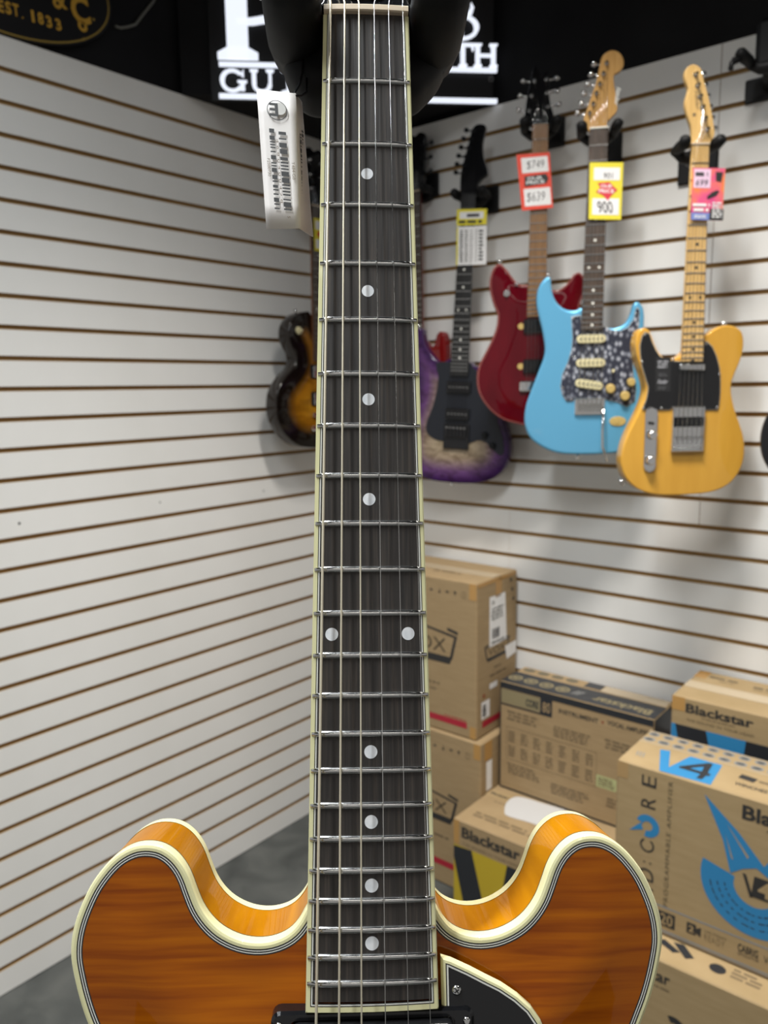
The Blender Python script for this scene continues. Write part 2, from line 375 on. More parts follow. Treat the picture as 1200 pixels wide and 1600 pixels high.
# black upper walls, set back a little behind the slatted boards
mb = MB(); mb.box(0, LLEN, TOP, CEIL, -0.035, -0.020); tag(mb.build('wall_left_upper', BLACKW, None, frame(onLw(LLEN, 0, 0), -dL, UP, -nL)), 'black painted wall above the left slatted boards', kind='structure')
mb = MB(); mb.box(0, RLEN, RTOP, CEIL, -0.035, -0.020); tag(mb.build('wall_right_upper', BLACKW, None, frame(onRw(0, 0, 0), dR, UP, -nR)), 'black painted wall above the right slatted boards', kind='structure')
# diagonal black bulkhead across the corner that carries the lit sign
T_ = 0.615; A_ = onLw(T_, 0, 0); B_ = onRw(T_, 0, 0); E_ = (B_-A_).normalized(); W_ = (B_-A_).length
NB = E_.cross(UP)                                   # towards the room
bulk = frame(A_, E_, UP, NB)
mb = MB(); mb.box(0.0, W_, TOP, CEIL, -0.03, 0.0)
mb.add([(0, TOP, -0.03), (W_, TOP, -0.03), (W_/2, TOP, -W_/2)], [(0, 1, 2)])
tag(mb.build('wall_corner', BLACKW, None, bulk), 'black bulkhead across the corner above the slatted walls', kind='structure')

# ---- ceiling lights, and an added front fill
for i, (x, y, ln, wd, rz, wt, spd, lc) in enumerate(LIGHTS):
    t = empty('ceiling_light', Matrix.Translation((x, y, CEIL)) @ Matrix.Rotation(rz, 4, 'Z'), ['linear ceiling light above the hanging guitars', 'linear ceiling light further right above the cartons', 'linear ceiling light above the left slatted wall', 'added linear fill light behind the camera'][i], 'light')
    m = MB(); m.bbox(-ln/2-0.02, ln/2+0.02, -wd/2-0.02, wd/2+0.02, -0.05, 0.0, 0.008); m.build('housing', HOUSE, t)
    m = MB(); m.box(-ln/2, ln/2, -wd/2, wd/2, -0.052, -0.0505); m.build('diffuser', LAMP, t)
    ld = bpy.data.lights.new('lamp', 'AREA'); ld.shape = 'RECTANGLE'; ld.size = ln; ld.size_y = wd; ld.energy = wt; ld.color = lc; ld.spread = math.radians(spd)
    lo = bpy.data.objects.new('lamp', ld); COL.objects.link(lo); lo.parent = t; lo.location = (0, 0, -0.056)

# ================================================================== THE GUITAR IN FRONT
GO = Vector((-0.0054322, 0.4284880, 1.6863724)); GX = Vector((0.99903932, 0.04023450, -0.01736702)); GY = Vector((0.00551811, 0.27764978, 0.96066651)); GZ = Vector((0.04347388, -0.95983946, 0.27716103))
GM = frame(GO, GX, GY, GZ)                          # x across, y towards the headstock, z towards the player; origin at the nut
SCALE = 0.62865
def fret_y(k): return -SCALE*(1-2**(-k/12.0))
FB_END = -0.4637
def hw(y): return 0.0213 + 0.0071*(-y)/0.4637
def fbz(x): return (0.0284**2 - x*x)/(2*0.305)*1.0      # 12-inch radius
def topz(x, y): return 0.003 + 0.03*y                  # body top plane
g = empty('semi_hollow_guitar', GM, 'glossy amber flamed semi-hollow guitar with cream binding, nearest the camera, on a black stand', 'guitar')
half = [(8, -419.5), (18, -420.3), (25.2, -422.2), (28.9, -426.0), (31.3, -430.2), (35.0, -434.6), (40.0, -437.6), (46.5, -439.2), (53.5, -439.0), (60.0, -437.2), (66.3, -433.8), (71.3, -429.2), (75.2, -423.6), (78.0, -417.2), (80.6, -410.6), (83.6, -405.4), (87.6, -401.0), (92.5, -397.9), (98.0, -396.6), (103.8, -396.9), (109.2, -398.9), (114.3, -402.4), (119.2, -407.7), (123.5, -414.0), (127.0, -421.5), (129.6, -429.0), (131.0, -436.5), (131.0, -444), (129.4, -452), (127.2, -460), (124.2, -468.5), (120.2, -477.5), (114, -492), (109, -510), (107, -530), (109.5, -552), (118, -580), (132, -612), (148, -650), (159, -690), (163, -730), (159, -770), (146, -808), (122, -840), (88, -861), (46, -872), (0, -875)]
pts = [(-x, y) for x, y in half] + [(x, y) for x, y in reversed(half[:-1])]
OUT = ccw(catmull(mm(pts), 3))
DEPTH = 0.044
# arched top inside the binding
P5 = inset(OUT, 0.0050)
plate_top('top_plate', P5, topz, FLAME, g, arch=0.006, reach=0.055, step=0.0085)
mb = MB(); bz = lambda d: (lambda x, y: topz(x, y)-d)
ring_strip(mb, OUT, OUT, bz(0.0060), bz(DEPTH-0.0055), 0, True); mb.build('rim', AMBER, g)
mb = MB(); Pb = inset(OUT, 0.0004); mb.add([(x, y, topz(x, y)-DEPTH) for x, y in Pb], [tuple(reversed(range(len(Pb))))]); mb.build('back_plate', AMBER, g)
mb = MB()                                            # cream binding: rounded outer corner
ring_strip(mb, inset(OUT, -0.0002), inset(OUT, -0.0002), bz(0.0062), bz(0.0014), 0, True)
ring_strip(mb, inset(OUT, -0.0002), inset(OUT, 0.0004), bz(0.0014), bz(0.0004), 0, True)
ring_strip(mb, inset(OUT, 0.0004), inset(OUT, 0.0014), bz(0.0004), bz(0.0), 0, True)
ring_strip(mb, inset(OUT, 0.0014), inset(OUT, 0.0026), bz(0.0), bz(0.0), 0, True); mb.build('binding', CREAM, g)
mb = MB(); ring_strip(mb, inset(OUT, -0.00025), inset(OUT, -0.00025), bz(0.0066), bz(0.0060), 0, True); mb.build('binding_line', INK, g)
mb = MB()
w5 = [0.0026, 0.0032, 0.0036, 0.0042, 0.0046, 0.0052]
for i in range(5): ring_strip(mb, inset(OUT, w5[i]), inset(OUT, w5[i+1]), bz(-0.00005), bz(-0.00005), i % 2, True)
mb.build('purfling', None, g, None, [INK, WHTP])
mb = MB(); ring_strip(mb, inset(OUT, -0.0002), inset(OUT, -0.0002), bz(DEPTH-0.0058), bz(DEPTH), 0, True); ring_strip(mb, inset(OUT, -0.0002), inset(OUT, 0.003), bz(DEPTH), bz(DEPTH+0.0002), 0, True); mb.build('back_binding', CREAM, g)
# neck
mb = MB(); rings = []
for y in [0.004 - 0.448*i/14.0 for i in range(15)]:
    w = hw(y)-0.0003; d = 0.0145 + 0.004*max(0, -y)/0.45 + (0.014*max(0, (-y-0.40)/0.045) if y < -0.40 else 0)
    rings.append([(w*math.cos(a), y, -0.0058 - d*math.sin(a)**0.8) for a in [math.pi*k/12 for k in range(13)]])
mb.loft(rings, 0, True, True, True); mb.build('neck', MAHOG, g)
# fingerboard, its binding and the fine lines
YS = [0.0005 + (FB_END+0.0036-0.0005)*i/10.0 for i in range(11)]
def fb_strip(mb, e0, e1, side, y0, y1, mi, n=3, lift=0.0, m_=10):
    for i in range(m_):
        ya = y0+(y1-y0)*i/m_; yb = y0+(y1-y0)*(i+1)/m_
        for k in range(n):
            def pt(y, t):
                x = side*(hw(y) - (e0+(e1-e0)*t)); return (x, y, fbz(x)-fbz(hw(y))+lift)
            mb.add([pt(ya, k/n), pt(ya, (k+1)/n), pt(yb, (k+1)/n), pt(yb, k/n)], [(0, 1, 2, 3)], mi)
EI = 0.0030
mb = MB(); m_ = 12; n_ = 10
for i in range(m_):
    ya = 0.0005+(FB_END+0.0036)*i/m_; yb = 0.0005+(FB_END+0.0036)*(i+1)/m_
    for k in range(n_):
        q = [(ya, k/n_), (ya, (k+1)/n_), (yb, (k+1)/n_), (yb, k/n_)]; V = []
        for y, t in q:
            x = (2*t-1)*(hw(y)-EI); V.append((x, y, fbz(x)-fbz(hw(y))))
        mb.add(V, [(0, 1, 2, 3)], 0, True)
mb.build('fingerboard', ROSE, g)
mb = MB(); YE = FB_END+0.0021
for sd in (-1, 1):
    fb_strip(mb, 0.0004, 0.0019, sd, 0.0005, FB_END+0.0004, 0)
    fb_strip(mb, 0.0, 0.0004, sd, 0.0005, FB_END+0.0004, 0, 1, -0.0002)
    for i in range(10):
        ya = 0.0005+(FB_END-0.0005)*i/10; yb = 0.0005+(FB_END-0.0005)*(i+1)/10
        mb.add([(sd*hw(ya), ya, -0.0002), (sd*hw(yb), yb, -0.0002), (sd*hw(yb), yb, -0.0065), (sd*hw(ya), ya, -0.0065)], [(0, 1, 2, 3)])
def end_strip(mb, d0, d1, e, mi, lift=0.0):
    ya, yb = FB_END+d0, FB_END+d1
    for k in range(12):
        V = []
        for y, t in ((ya, k/12), (ya, (k+1)/12), (yb, (k+1)/12), (yb, k/12)):
            x = (2*t-1)*(hw(y)-e); V.append((x, y, fbz(x)-fbz(hw(y))+lift))
        mb.add(V, [(0, 1, 2, 3)], mi)
end_strip(mb, 0.0, 0.0022, 0.0006, 0)
for k in range(12):
    xa = (2*k/12-1)*hw(FB_END); xb = (2*(k+1)/12-1)*hw(FB_END); z = lambda x: fbz(x)-fbz(hw(FB_END))
    mb.add([(xa, FB_END, z(xa)), (xb, FB_END, z(xb)), (xb, FB_END-0.0005, z(xb)-0.0009), (xa, FB_END-0.0005, z(xa)-0.0009)], [(0, 1, 2, 3)], 0)
    mb.add([(xa, FB_END-0.0005, z(xa)-0.0009), (xb, FB_END-0.0005, z(xb)-0.0009), (xb, FB_END-0.0005, -0.0085), (xa, FB_END-0.0005, -0.0085)], [(0, 1, 2, 3)], 0)
mb.build('fingerboard_binding', CREAM, g)
mb = MB()
for sd in (-1, 1):
    fb_strip(mb, 0.0019, 0.0023, sd, 0.0005, FB_END+0.0022, 0, 1, 0.00002); fb_strip(mb, 0.0023, 0.0028, sd, 0.0005, FB_END+0.0027, 1, 1, 0.00003); fb_strip(mb, 0.0028, 0.0031, sd, 0.0005, FB_END+0.0031, 0, 1, 0.00002)
end_strip(mb, 0.0022, 0.0026, 0.0022, 0, 0.00004); end_strip(mb, 0.0026, 0.0031, 0.0024, 1, 0.00005); end_strip(mb, 0.0031, 0.0035, 0.0029, 0, 0.00004)
mb.build('fingerboard_lines', None, g, None, [INK, WHTP])
for k in range(1, 23):                                # frets
    y = fret_y(k); w = hw(y)-0.0005; mb = MB(); rings = []
    for i in range(-6, 7):
        x = w*i/6.0; e = 1.0 if abs(i) < 6 else 0.55; z = fbz(x)-fbz(hw(y))
        rings.append([(x, y+0.0015*e*math.cos(a), z-0.0001+0.0013*e*math.sin(a)) for a in [math.pi*q/6 for q in range(7)]])
    mb.loft(rings, 0, True, False, True); mb.build('fret', STEEL, g)
for k in (3, 5, 7, 9, 12, 15, 17, 19, 21):            # pearl dots
    ym = (fret_y(k)+fret_y(k-1))/2
    for x in ((-0.0172, 0.0172) if k == 12 else (0.0,)):
        mb = MB(); z = fbz(x)-fbz(hw(ym))+0.00008; mb.add([(x+0.0029*math.cos(2*math.pi*i/28), ym+0.0029*math.sin(2*math.pi*i/28), fbz(x+0.0029*math.cos(2*math.pi*i/28))-fbz(hw(ym))+0.0001) for i in range(28)], [tuple(range(28))])
        mb.build('inlay_dot', PEARL, g)
mb = MB(); rings = []                                 # nut
for i in range(-8, 9):
    x = 0.0210*i/8; z = fbz(x)-fbz(hw(0)); rings.append([(x, 0.0006, -0.004), (x, 0.0050, -0.004), (x, 0.0050, z+0.0014), (x, 0.0040, z+0.0024), (x, 0.0012, z+0.0027), (x, 0.0006, z+0.0020)])
mb.loft(rings, 0, True, True, False); mb.build('nut', IVORY, g)
# strings
SN = [-17.71, -10.64, -3.55, 3.97, 11.20, 18.20]; SG = [1.22, 0.96, 0.74, 0.44, 0.34, 0.26]
TUN = [(-0.0225, 0.047), (-0.0255, 0.085), (-0.028, 0.123), (0.028, 0.123), (0.0255, 0.085), (0.0225, 0.047)]
def headz(y): return -0.0060-(y-0.006)*math.tan(math.radians(14)) if y > 0.006 else -0.0060
for i in range(6):
    x0 = SN[i]/1000; x1 = x0*1.435 + (0.0 if i else -0.0002); tx, ty = TUN[i]
    z0 = 0.00245 + fbz(x0)-fbz(hw(0)); p = [(tx*0.94, ty, headz(ty)+0.006), (x0, 0.0046, z0-0.0002), (x0, 0.0022, z0), (x1, -0.6290, 0.0090), (x1, -0.655, 0.0055), (x1, -0.668, 0.002)]
    mb = MB(); mb.tube(p, SG[i]/2000, 8); mb.build('string', BRASS if i < 3 else STEEL, g)
# headstock with three tuners a side
hs = [(-21, 4), (-22, 12), (-29, 24), (-34, 36), (-35, 50), (-33, 90), (-36, 140), (-39, 165), (-30, 176), (-18, 172), (-8, 181), (0, 186), (8, 181), (18, 172), (30, 176), (39, 165), (36, 140), (33, 90), (35, 50), (34, 36), (29, 24), (22, 12), (21, 4)]
mb = MB(); slab(mb, catmull(mm(hs), 3), -0.013, 0.0, 0.0015, 2)
tilt = Matrix.Translation((0, 0.005, -0.0045)) @ Matrix.Rotation(-math.radians(14), 4, 'X')
mb.build('headstock', GLOSSK, g, tilt)
for (tx, ty) in TUN:
    sd = 1 if tx > 0 else -1; mb = MB(); z = headz(ty)
    mb.cyl((tx, ty, z-0.002), (0, 0.24, 1), 0.0045, 0.0042, 0.003, 14); mb.cyl((tx, ty, z), (0, 0.24, 1), 0.003, 0.003, 0.011, 12)
    mb.cyl((tx, ty, z-0.024), (sd, 0, 0), 0.002, 0.002, 0.024, 8); mb.cyl((tx+sd*0.024, ty, z-0.024), (sd, 0, 0), 0.0065, 0.0045, 0.012, 12)
    mb.build('tuner', CHROME, g)
mb = MB(); slab(mb, catmull(mm([(-9, 12), (0, 10), (9, 12), (7, 30), (0, 40), (-7, 30)]), 4), -0.0002, 0.0012, 0.0004, 2); mb.build('truss_rod_cover', BLKP, g, tilt)
# pickguard, bound
pg = [(30.0, -443.9), (34.4, -445.3), (42.6, -449.1), (49.5, -452.7), (56.5, -456.2), (63.4, -460.8), (69.2, -465.9), (73.1, -471.5), (76.5, -480), (80, -500), (84, -530), (88, -562), (86, -585), (74, -600), (60, -606), (50, -600), (47, -585), (47, -516), (46, -512), (30.5, -512), (30.2, -470)]
PG = ccw(mm([p for i, p in enumerate(pg)])); zt = lambda d: (lambda x, y: topz(x, y)+d)
mb = MB(); ring_strip(mb, PG, PG, zt(0.0046), zt(0.0070), 0); ring_strip(mb, PG, inset(PG, 0.0009), zt(0.0070), zt(0.0078), 0); ring_strip(mb, inset(PG, 0.0009), inset(PG, 0.0019), zt(0.0078), zt(0.0080), 0)
pgo = mb.build('pickguard', CREAM, g)
mb = MB(); ring_strip(mb, inset(PG, 0.0019), inset(PG, 0.0024), zt(0.0080), zt(0.0080), 0); ring_strip(mb, inset(PG, 0.0024), inset(PG, 0.0031), zt(0.0080), zt(0.0080), 1)
mb.build('pickguard_lines', None, pgo, None, [INK, WHTP])
mb = MB(); q = inset(PG, 0.0031); mb.add([(x, y, topz(x, y)+0.0080) for x, y in q], [tuple(range(len(q)))]); q = inset(PG, 0.0002); mb.add([(x, y, topz(x, y)+0.0046) for x, y in q], [tuple(reversed(range(len(q))))]); mb.build('pickguard_face', BLKP, pgo)
def screw(parent, x, y, z, r=0.0021, m=STEEL):
    mb = MB(); mb.tube([(x, y, z-0.0006), (x, y, z+0.0002), (x, y, z+0.0008)], r, 16, 0, True, [r, r, r*0.6])
    s = mb.build('screw', m, parent); mb = MB()
    for a in (0.6, 0.6+math.pi/2):
        c, d = math.cos(a), math.sin(a); l, w = r*0.55, r*0.13; mb.add([(x+c*l-d*w, y+d*l+c*w, z+0.00085), (x-c*l-d*w, y-d*l+c*w, z+0.00085), (x-c*l+d*w, y-d*l-c*w, z+0.00085), (x+c*l+d*w, y+d*l-c*w, z+0.00085)], [(0, 1, 2, 3)])
    mb.build('screw_slot', INK, s) if parent.parent is None else None
screw(g, 0.0366, -0.4578, topz(0, -0.4578)+0.0082)
mb = MB(); mb.cyl((0.0366, -0.4578, topz(0, -0.458)+0.0005), (0, 0, 1), 0.0022, 0.0022, 0.0045, 10); mb.build('pickguard_post', STEEL, g); mb = MB(); mb.cyl((0.076, -0.57, topz(0, -0.57)+0.0005), (0, 0, 1), 0.0022, 0.0022, 0.0045, 10); mb.build('pickguard_post', STEEL, g)
# pickups with black rings
for yc, nm in ((-0.4865, 0), (-0.594, 1)):
    m2 = Matrix.Translation((0.0003, yc, topz(0, yc))) @ Matrix.Rotation(math.radians(1.72), 4, 'X'); ro = 0.0226
    mb = MB(); R_ = lambda w, h, r: ccw([(sx*(w-r)+r*math.cos(a), sy*(h-r)+r*math.sin(a)) for sx, sy, a0 in ((1, 1, 0), (-1, 1, 90), (-1, -1, 180), (1, -1, 270)) for a in [math.radians(a0+q*22.5) for q in range(5)]])
    A = R_(0.0435, ro, 0.004); B = R_(0.0352, 0.0190, 0.002); zt0, zt1 = 0.0005, 0.0095
    ring_strip(mb, A, A, zt0, zt1-0.0012); ring_strip(mb, A, inset(A, 0.0012), zt1-0.0012, zt1); ring_strip(mb, inset(A, 0.0012), B, zt1, zt1); ring_strip(mb, B, B, zt1, zt0)
    pr = mb.build('pickup_ring', BLKP, g, m2)
    mb = MB(); slab(mb, R_(0.0345, 0.0184, 0.003), 0.001, 0.0145, 0.0014, 3); mb.build('pickup_cover', DKMETAL, pr)
    mb = MB()
    for i in range(6): mb.cyl((-0.0255+0.0102*i, -0.009, 0.0143), (0, 0, 1), 0.0024, 0.0022, 0.0009, 10)
    mb.build('pole_piece', STEEL, pr)['kind'] = 'stuff'
    for sx in (-1, 1):
        for sy in (-1, 1): screw(pr, sx*0.0402, sy*0.0172, zt1+0.0003, 0.0017)
mb = MB(); mb.bbox(-0.042, 0.042, -0.635, -0.623, -0.004, 0.0085, 0.002); mb.cyl((-0.037, -0.629, -0.018), (0, 0, 1), 0.004, 0.004, 0.015, 12); mb.cyl((0.037, -0.629, -0.018), (0, 0, 1), 0.004, 0.004, 0.015, 12); mb.build('bridge', CHROME, g)
mb = MB(); mb.bbox(-0.050, 0.050, -0.680, -0.664, -0.010, 0.004, 0.003); mb.cyl((-0.041, -0.672, -0.019), (0, 0, 1), 0.005, 0.005, 0.010, 12); mb.cyl((0.041, -0.672, -0.019), (0, 0, 1), 0.005, 0.005, 0.010, 12); mb.build('tailpiece', CHROME, g)
for x, y in ((0.105, -0.672), (0.126, -0.722), (0.076, -0.720), (0.098, -0.770)):
    mb = MB(); mb.cyl((x, y, topz(x, y)+0.004), (0, 0, 1), 0.0125, 0.0105, 0.014, 20); mb.build('knob', BLKP, g)
for sx in (-1, 1):                                    # f-holes
    c = [(0.078, -0.545), (0.071, -0.565), (0.076, -0.600), (0.086, -0.630), (0.083, -0.655)]
    mb = MB(); mb.tube([(sx*x, y, topz(x, y)+0.0045) for x, y in c], 0.004, 8, 0, True, [0.006, 0.0035, 0.0035, 0.0035, 0.006]); mb.build('f_hole', INK, g)

# ---- the stand that holds it
sx, sy = GO.x - 0.004, GO.y + 0.085
st = empty('guitar_stand', Matrix.Translation((sx, sy, 0)), 'black upright guitar stand with padded yoke behind the amber guitar', 'stand')
inv = Matrix.Translation((-sx, -sy, 0)) @ GM          # guitar space -> stand space
mb = MB(); mb.tube([(0, 0, 0.10), (0, 0, 1.0), (0, 0, 1.60)], 0.014, 14); mb.tube([(0, 0, 0.85), (0, 0, 0.95)], 0.02, 14); mb.build('pole', BLKM, st)
for a in (90, 210, 330):
    c, s_ = math.cos(math.radians(a)), math.sin(math.radians(a)); mb = MB()
    mb.tube([(0.010*c, 0.010*s_, 0.30), (0.16*c, 0.16*s_, 0.10), (0.34*c, 0.34*s_, 0.012)], 0.011, 10); mb.build('leg', BLKM, st)
neck_in = [inv @ Vector((0, 0.030, -0.058)), Vector((0, 0, 1.66)), Vector((0, 0, 1.58))]
mb = MB(); mb.tube(neck_in, 0.013, 12); mb.build('neck_bracket', BLKM, st)
yk = catmull(mm([(-50, 34), (-49, 18), (-45, 4), (-41, -8), (-34, -16.5), (-24, -19.5), (0, -21), (25, -18), (35, -10.5), (43, 0), (47, 12), (50, 30), (46, 42), (0, 46), (-46, 44)]), 4)
mb = MB(); slab(mb, yk, -0.062, -0.0275, 0.011, 4); mb.build('yoke', FOAM, st, inv)
for sd in (-1, 1):
    mb = MB(); x = sd*0.0372
    mb.tube([(sd*0.036, 0.017, -0.050), (x, 0.012, -0.030), (x, 0.008, -0.008), (x, 0.007, 0.012), (x, 0.009, 0.020), (x, 0.011, 0.024)], 0.014, 18, 0, True, [0.015, 0.0155, 0.0150, 0.0145, 0.0105, 0.004])
    mb.build('yoke_arm', FOAM, st, inv)

# ---- the hang tag
ht = empty('hang_tag', GM @ Matrix.Translation((-0.036, -0.026, -0.012)), 'folded white hang tag with printed barcodes beside the amber guitar neck', 'tag')
def sheet(name, quad, m, n=6, bend=0.0):
    """thin card with a slight curl; quad = TL, TR, BR, BL"""
    TL, TR, BR, BL = [Vector(q) for q in quad]; nrm = (TR-TL).cross(BL-TL).normalized(); mb = MB(); V = []
    for s_ in (0, 1):
        for j in range(n+1):
            t = j/n; a = TL.lerp(BL, t); b = TR.lerp(BR, t)
            for i in range(n+1):
                u = i/n; V.append(a.lerp(b, u) + nrm*(bend*math.sin(math.pi*t)*(1) + s_*0.0005))
    k = (n+1)*(n+1); Fc = []
    for s_ in (0, 1):
        for j in range(n):
            for i in range(n):
                q = s_*k+j*(n+1)+i; Fc.append((q, q+1, q+n+2, q+n+1))
    for j in range(n):
        for (i0) in (0, n):
            q = j*(n+1)+i0; Fc.append((q, q+n+1, q+n+1+k, q+k))
    for i in range(n):
        for j0 in (0, n):
            q = j0*(n+1)+i; Fc.append((q, q+1, q+1+k, q+k))
    mb.add(V, Fc, 0, True); return mb.build(name, m, ht)
Q = lambda x, y, z: (x/1000+0.036, y/1000+0.026, z/1000+0.012)
f1 = [Q(-55.2, -33.0, -10.5), Q(-35.6, -35.6, -9.5), Q(-33.2, -107.2, -9.5), Q(-49.6, -107.2, -10.5)]
sheet('front_sheet', f1, PAPER)
f2 = [Q(-35.6, -35.4, -9.6), Q(-33.6, -25.5, -31), Q(-27.5, -101.0, -31), Q(-33.2, -107.2, -9.6)]
sheet('side_sheet', f2, PAPER)
f3 = [Q(-49.6, -107.2, -11.0), Q(-33.2, -107.2, -10.2), Q(-27.5, -101.2, -31.0), Q(-40.0, -101.0, -31.5)]
def tag_face(q):
    TL, TR, BR, BL = [Vector(p) for p in q]; return Face(ht, BL, (TR-TL).normalized()*1.0, (TL-BL).normalized()), (TR-TL).length, (TL-BL).length
ff, fw, fh = tag_face(f1)
sl = lambda v: -(0.0)  # print follows the card's left edge
polys(ff, 'round_emblem', [[(0.0098+r*math.cos(a)*1.0, 0.0635+r*1.05*math.sin(a)) for r, a in ((0.0052, 2*math.pi*k/32), (0.0052, 2*math.pi*(k+1)/32), (0.0048, 2*math.pi*(k+1)/32), (0.0048, 2*math.pi*k/32))] for k in range(32)], INK, 0.0008)
text(ff, 'emblem_letter', 'E', 0.0103, 0.0600, -0.0044, 0.0072, INK, bold=0.03, e=0.0010)
poly(ff, 'emblem_disc', oval(0.0113, 0.0645, 0.0030, 0.0034), mat('silver_ink', (0.62, 0.60, 0.56), 0.5), 0.0009)
barcode(ff, 'barcode', 0.0050, 0.0105, 0.0076, 0.0535, 'v', INK, 0.0008, 3, unit=0.00075)
barcode(ff, 'barcode', 0.0097, 0.0105, 0.0135, 0.0530, 'v', INK, 0.0008, 8, unit=0.00085)
text(ff, 'lettering', 'T484-GB', 0.0152, 0.0365, 0.0095, 0.0015, INK2, rot=-math.pi/2, e=0.0008)
text(ff, 'lettering', 'P2500730', 0.0030, 0.0370, 0.0095, 0.0014, INK2, rot=-math.pi/2, e=0.0008)
text(ff, 'lettering', '4 6 8 0 4 0 0 4 2 8', 0.0083, 0.0480, 0.034, 0.0011, INK2, rot=-math.pi/2, e=0.0008)
text(ff, 'lettering', '5', 0.0112, 0.0075, 0.0010, 0.0014, INK2, rot=-math.pi/2, e=0.0008)
f_2, w2, h2 = tag_face(f2)
barcode(f_2, 'barcode', 0.007, 0.012, 0.011, 0.052, 'v', INK, 0.0008, 5, unit=0.0008); barcode(f_2, 'barcode', 0.014, 0.010, 0.019, 0.056, 'v', INK, 0.0008, 6, unit=0.0009)
mb = MB(); mb.tube([Q(-36.5, -36.5, -10.2), Q(-36.2, -30.0, -16), Q(-34.5, -22.0, -22), Q(-33.5, -12, -27.5), Q(-33, -4, -27)], 0.0006, 6); mb.tube([Q(-35.2, -36.5, -10.0), Q(-33.5, -31, -18), Q(-31.0, -24, -25), Q(-31, -14, -28)], 0.0006, 6); mb.build('cord', BLKM, ht)

# ================================================================== GUITARS ON THE WALLS
def fret_row(parent, scale, nf, wy, zf, m, y_end):
    me = None
    for k in range(1, nf+1):
        y = -scale*(1-2**(-k/12.0))
        if y < y_end+0.002: break
        if me is None:
            mb = MB(); mb.box(-0.5, 0.5, -0.0011, 0.0011, -0.0002, 0.0010); o = mb.build('fret', m, parent); me = o.data
        else: o = link('fret', me, None, parent)
        c, w = wy(y); o.matrix_local = Matrix.Translation((c, y, zf)) @ Matrix.Diagonal((2*w, 1, 1, 1))
def dots(parent, scale, ks, wy, zf, m, r=0.0032, off=0.0):
    me = None
    for k in ks:
        y = -scale*(1-2**(-(k-0.5)/12.0)); c, w = wy(y)
        for x in ((c-w*0.5, c+w*0.5) if k == 12 else (c+off*w,)):
            if me is None:
                mb = MB(); mb.add([(r*math.cos(2*math.pi*i/12), r*math.sin(2*math.pi*i/12), 0) for i in range(12)], [tuple(range(12))]); o = mb.build('inlay_dot', m, parent); me = o.data
            else: o = link('inlay_dot', me, None, parent)
            o.matrix_local = Matrix.Translation((x, y, zf+0.0003))
def make_tuners(parent, pegs, sd, zf, m, zb, reach=0.020, button=0.007):
    """one tuner per peg: post and washer in front, shaft and button out to the side"""
    for i, (x, y) in enumerate(pegs):
        s_ = sd[i] if isinstance(sd, (list, tuple)) else sd
        mb = MB(); mb.cyl((x, y, zf), (0, 0, 1), 0.0055, 0.005, 0.002, 12); mb.cyl((x, y, zf+0.002), (0, 0, 1), 0.0034, 0.003, 0.009, 10)
        t = mb.build('tuner', m, parent)
        mb = MB(); mb.cyl((x, y, zb), (s_, 0.25, 0), 0.0024, 0.0024, reach, 8); p = Vector((x, y, zb)) + Vector((s_, 0.25, 0)).normalized()*reach
        mb.tube([p, p+Vector((s_, 0.25, 0)).normalized()*0.004, p+Vector((s_, 0.25, 0)).normalized()*0.012], 0.006, 10, 0, True, [0.003, button, button*0.8]); mb.build('tuner_button', m, t)
def make_neck(parent, top, bottom, y_end, fbm, nkm, z_fb, thick=0.006, nutm=IVORY, heel=None):
    """top=(cx, halfwidth) at the nut, bottom=(cx, halfwidth) at y_end; returns centre and half width at y"""
    def wy(y): t = y/y_end; return (top[0]+(bottom[0]-top[0])*t, top[1]+(bottom[1]-top[1])*t)
    mb = MB(); rings = []
    for i in range(9):
        y = y_end*i/8; c, w = wy(y); z = z_fb
        rings.append([(c-w, y, z-thick), (c-w, y, z-0.001), (c-w*0.9, y, z-0.0002), (c, y, z+0.0004), (c+w*0.9, y, z-0.0002), (c+w, y, z-0.001), (c+w, y, z-thick)])
    mb.loft(rings, 0, True, True, False); mb.build('fingerboard', fbm, parent)
    mb = MB(); rings = []
    for i in range(11):
        y = 0.004+(y_end*0.96-0.004)*i/10; c, w = wy(min(0, y)); d = 0.014+0.004*i/10
        rings.append([(c+w*0.985*math.cos(a), y, z_fb-thick-d*math.sin(a)**0.8) for a in [math.pi*k/8 for k in range(9)]])
    mb.loft(rings, 0, True, True, True); mb.build('neck', nkm, parent)
    c, w = wy(0); mb = MB(); mb.bbox(c-w, c+w, 0.0002, 0.0045, z_fb-0.006, z_fb+0.0022, 0.0006); mb.build('nut', nutm, parent)
    return wy
def strings(parent, xa, xb, yb, za, zb, m, pegs, zp, order):
    for i in range(6):
        t = i/5.0; a = xa[0]+(xa[1]-xa[0])*t; b = xb[0]+(xb[1]-xb[0])*t; px, py = pegs[order[i]]
        mb = MB(); mb.tube([(px, py, zp), (a, 0.003, za), (b, yb, zb)], 0.0005 if i > 2 else 0.0006, 4); mb.build('string', m, parent)
def knob(parent, x, y, z, r, h, m, name='knob'):
    mb = MB(); mb.tube([(x, y, z), (x, y, z+h*0.8), (x, y, z+h)], r, 16, 0, True, [r, r*0.88, r*0.72]); return mb.build(name, m, parent)
def strap_button(parent, p, d):
    mb = MB(); d = Vector(d).normalized(); p = Vector(p); mb.tube([p, p+d*0.004, p+d*0.010, p+d*0.013], 0.004, 12, 0, True, [0.004, 0.003, 0.0065, 0.005]); mb.build('strap_button', CHROME, parent)
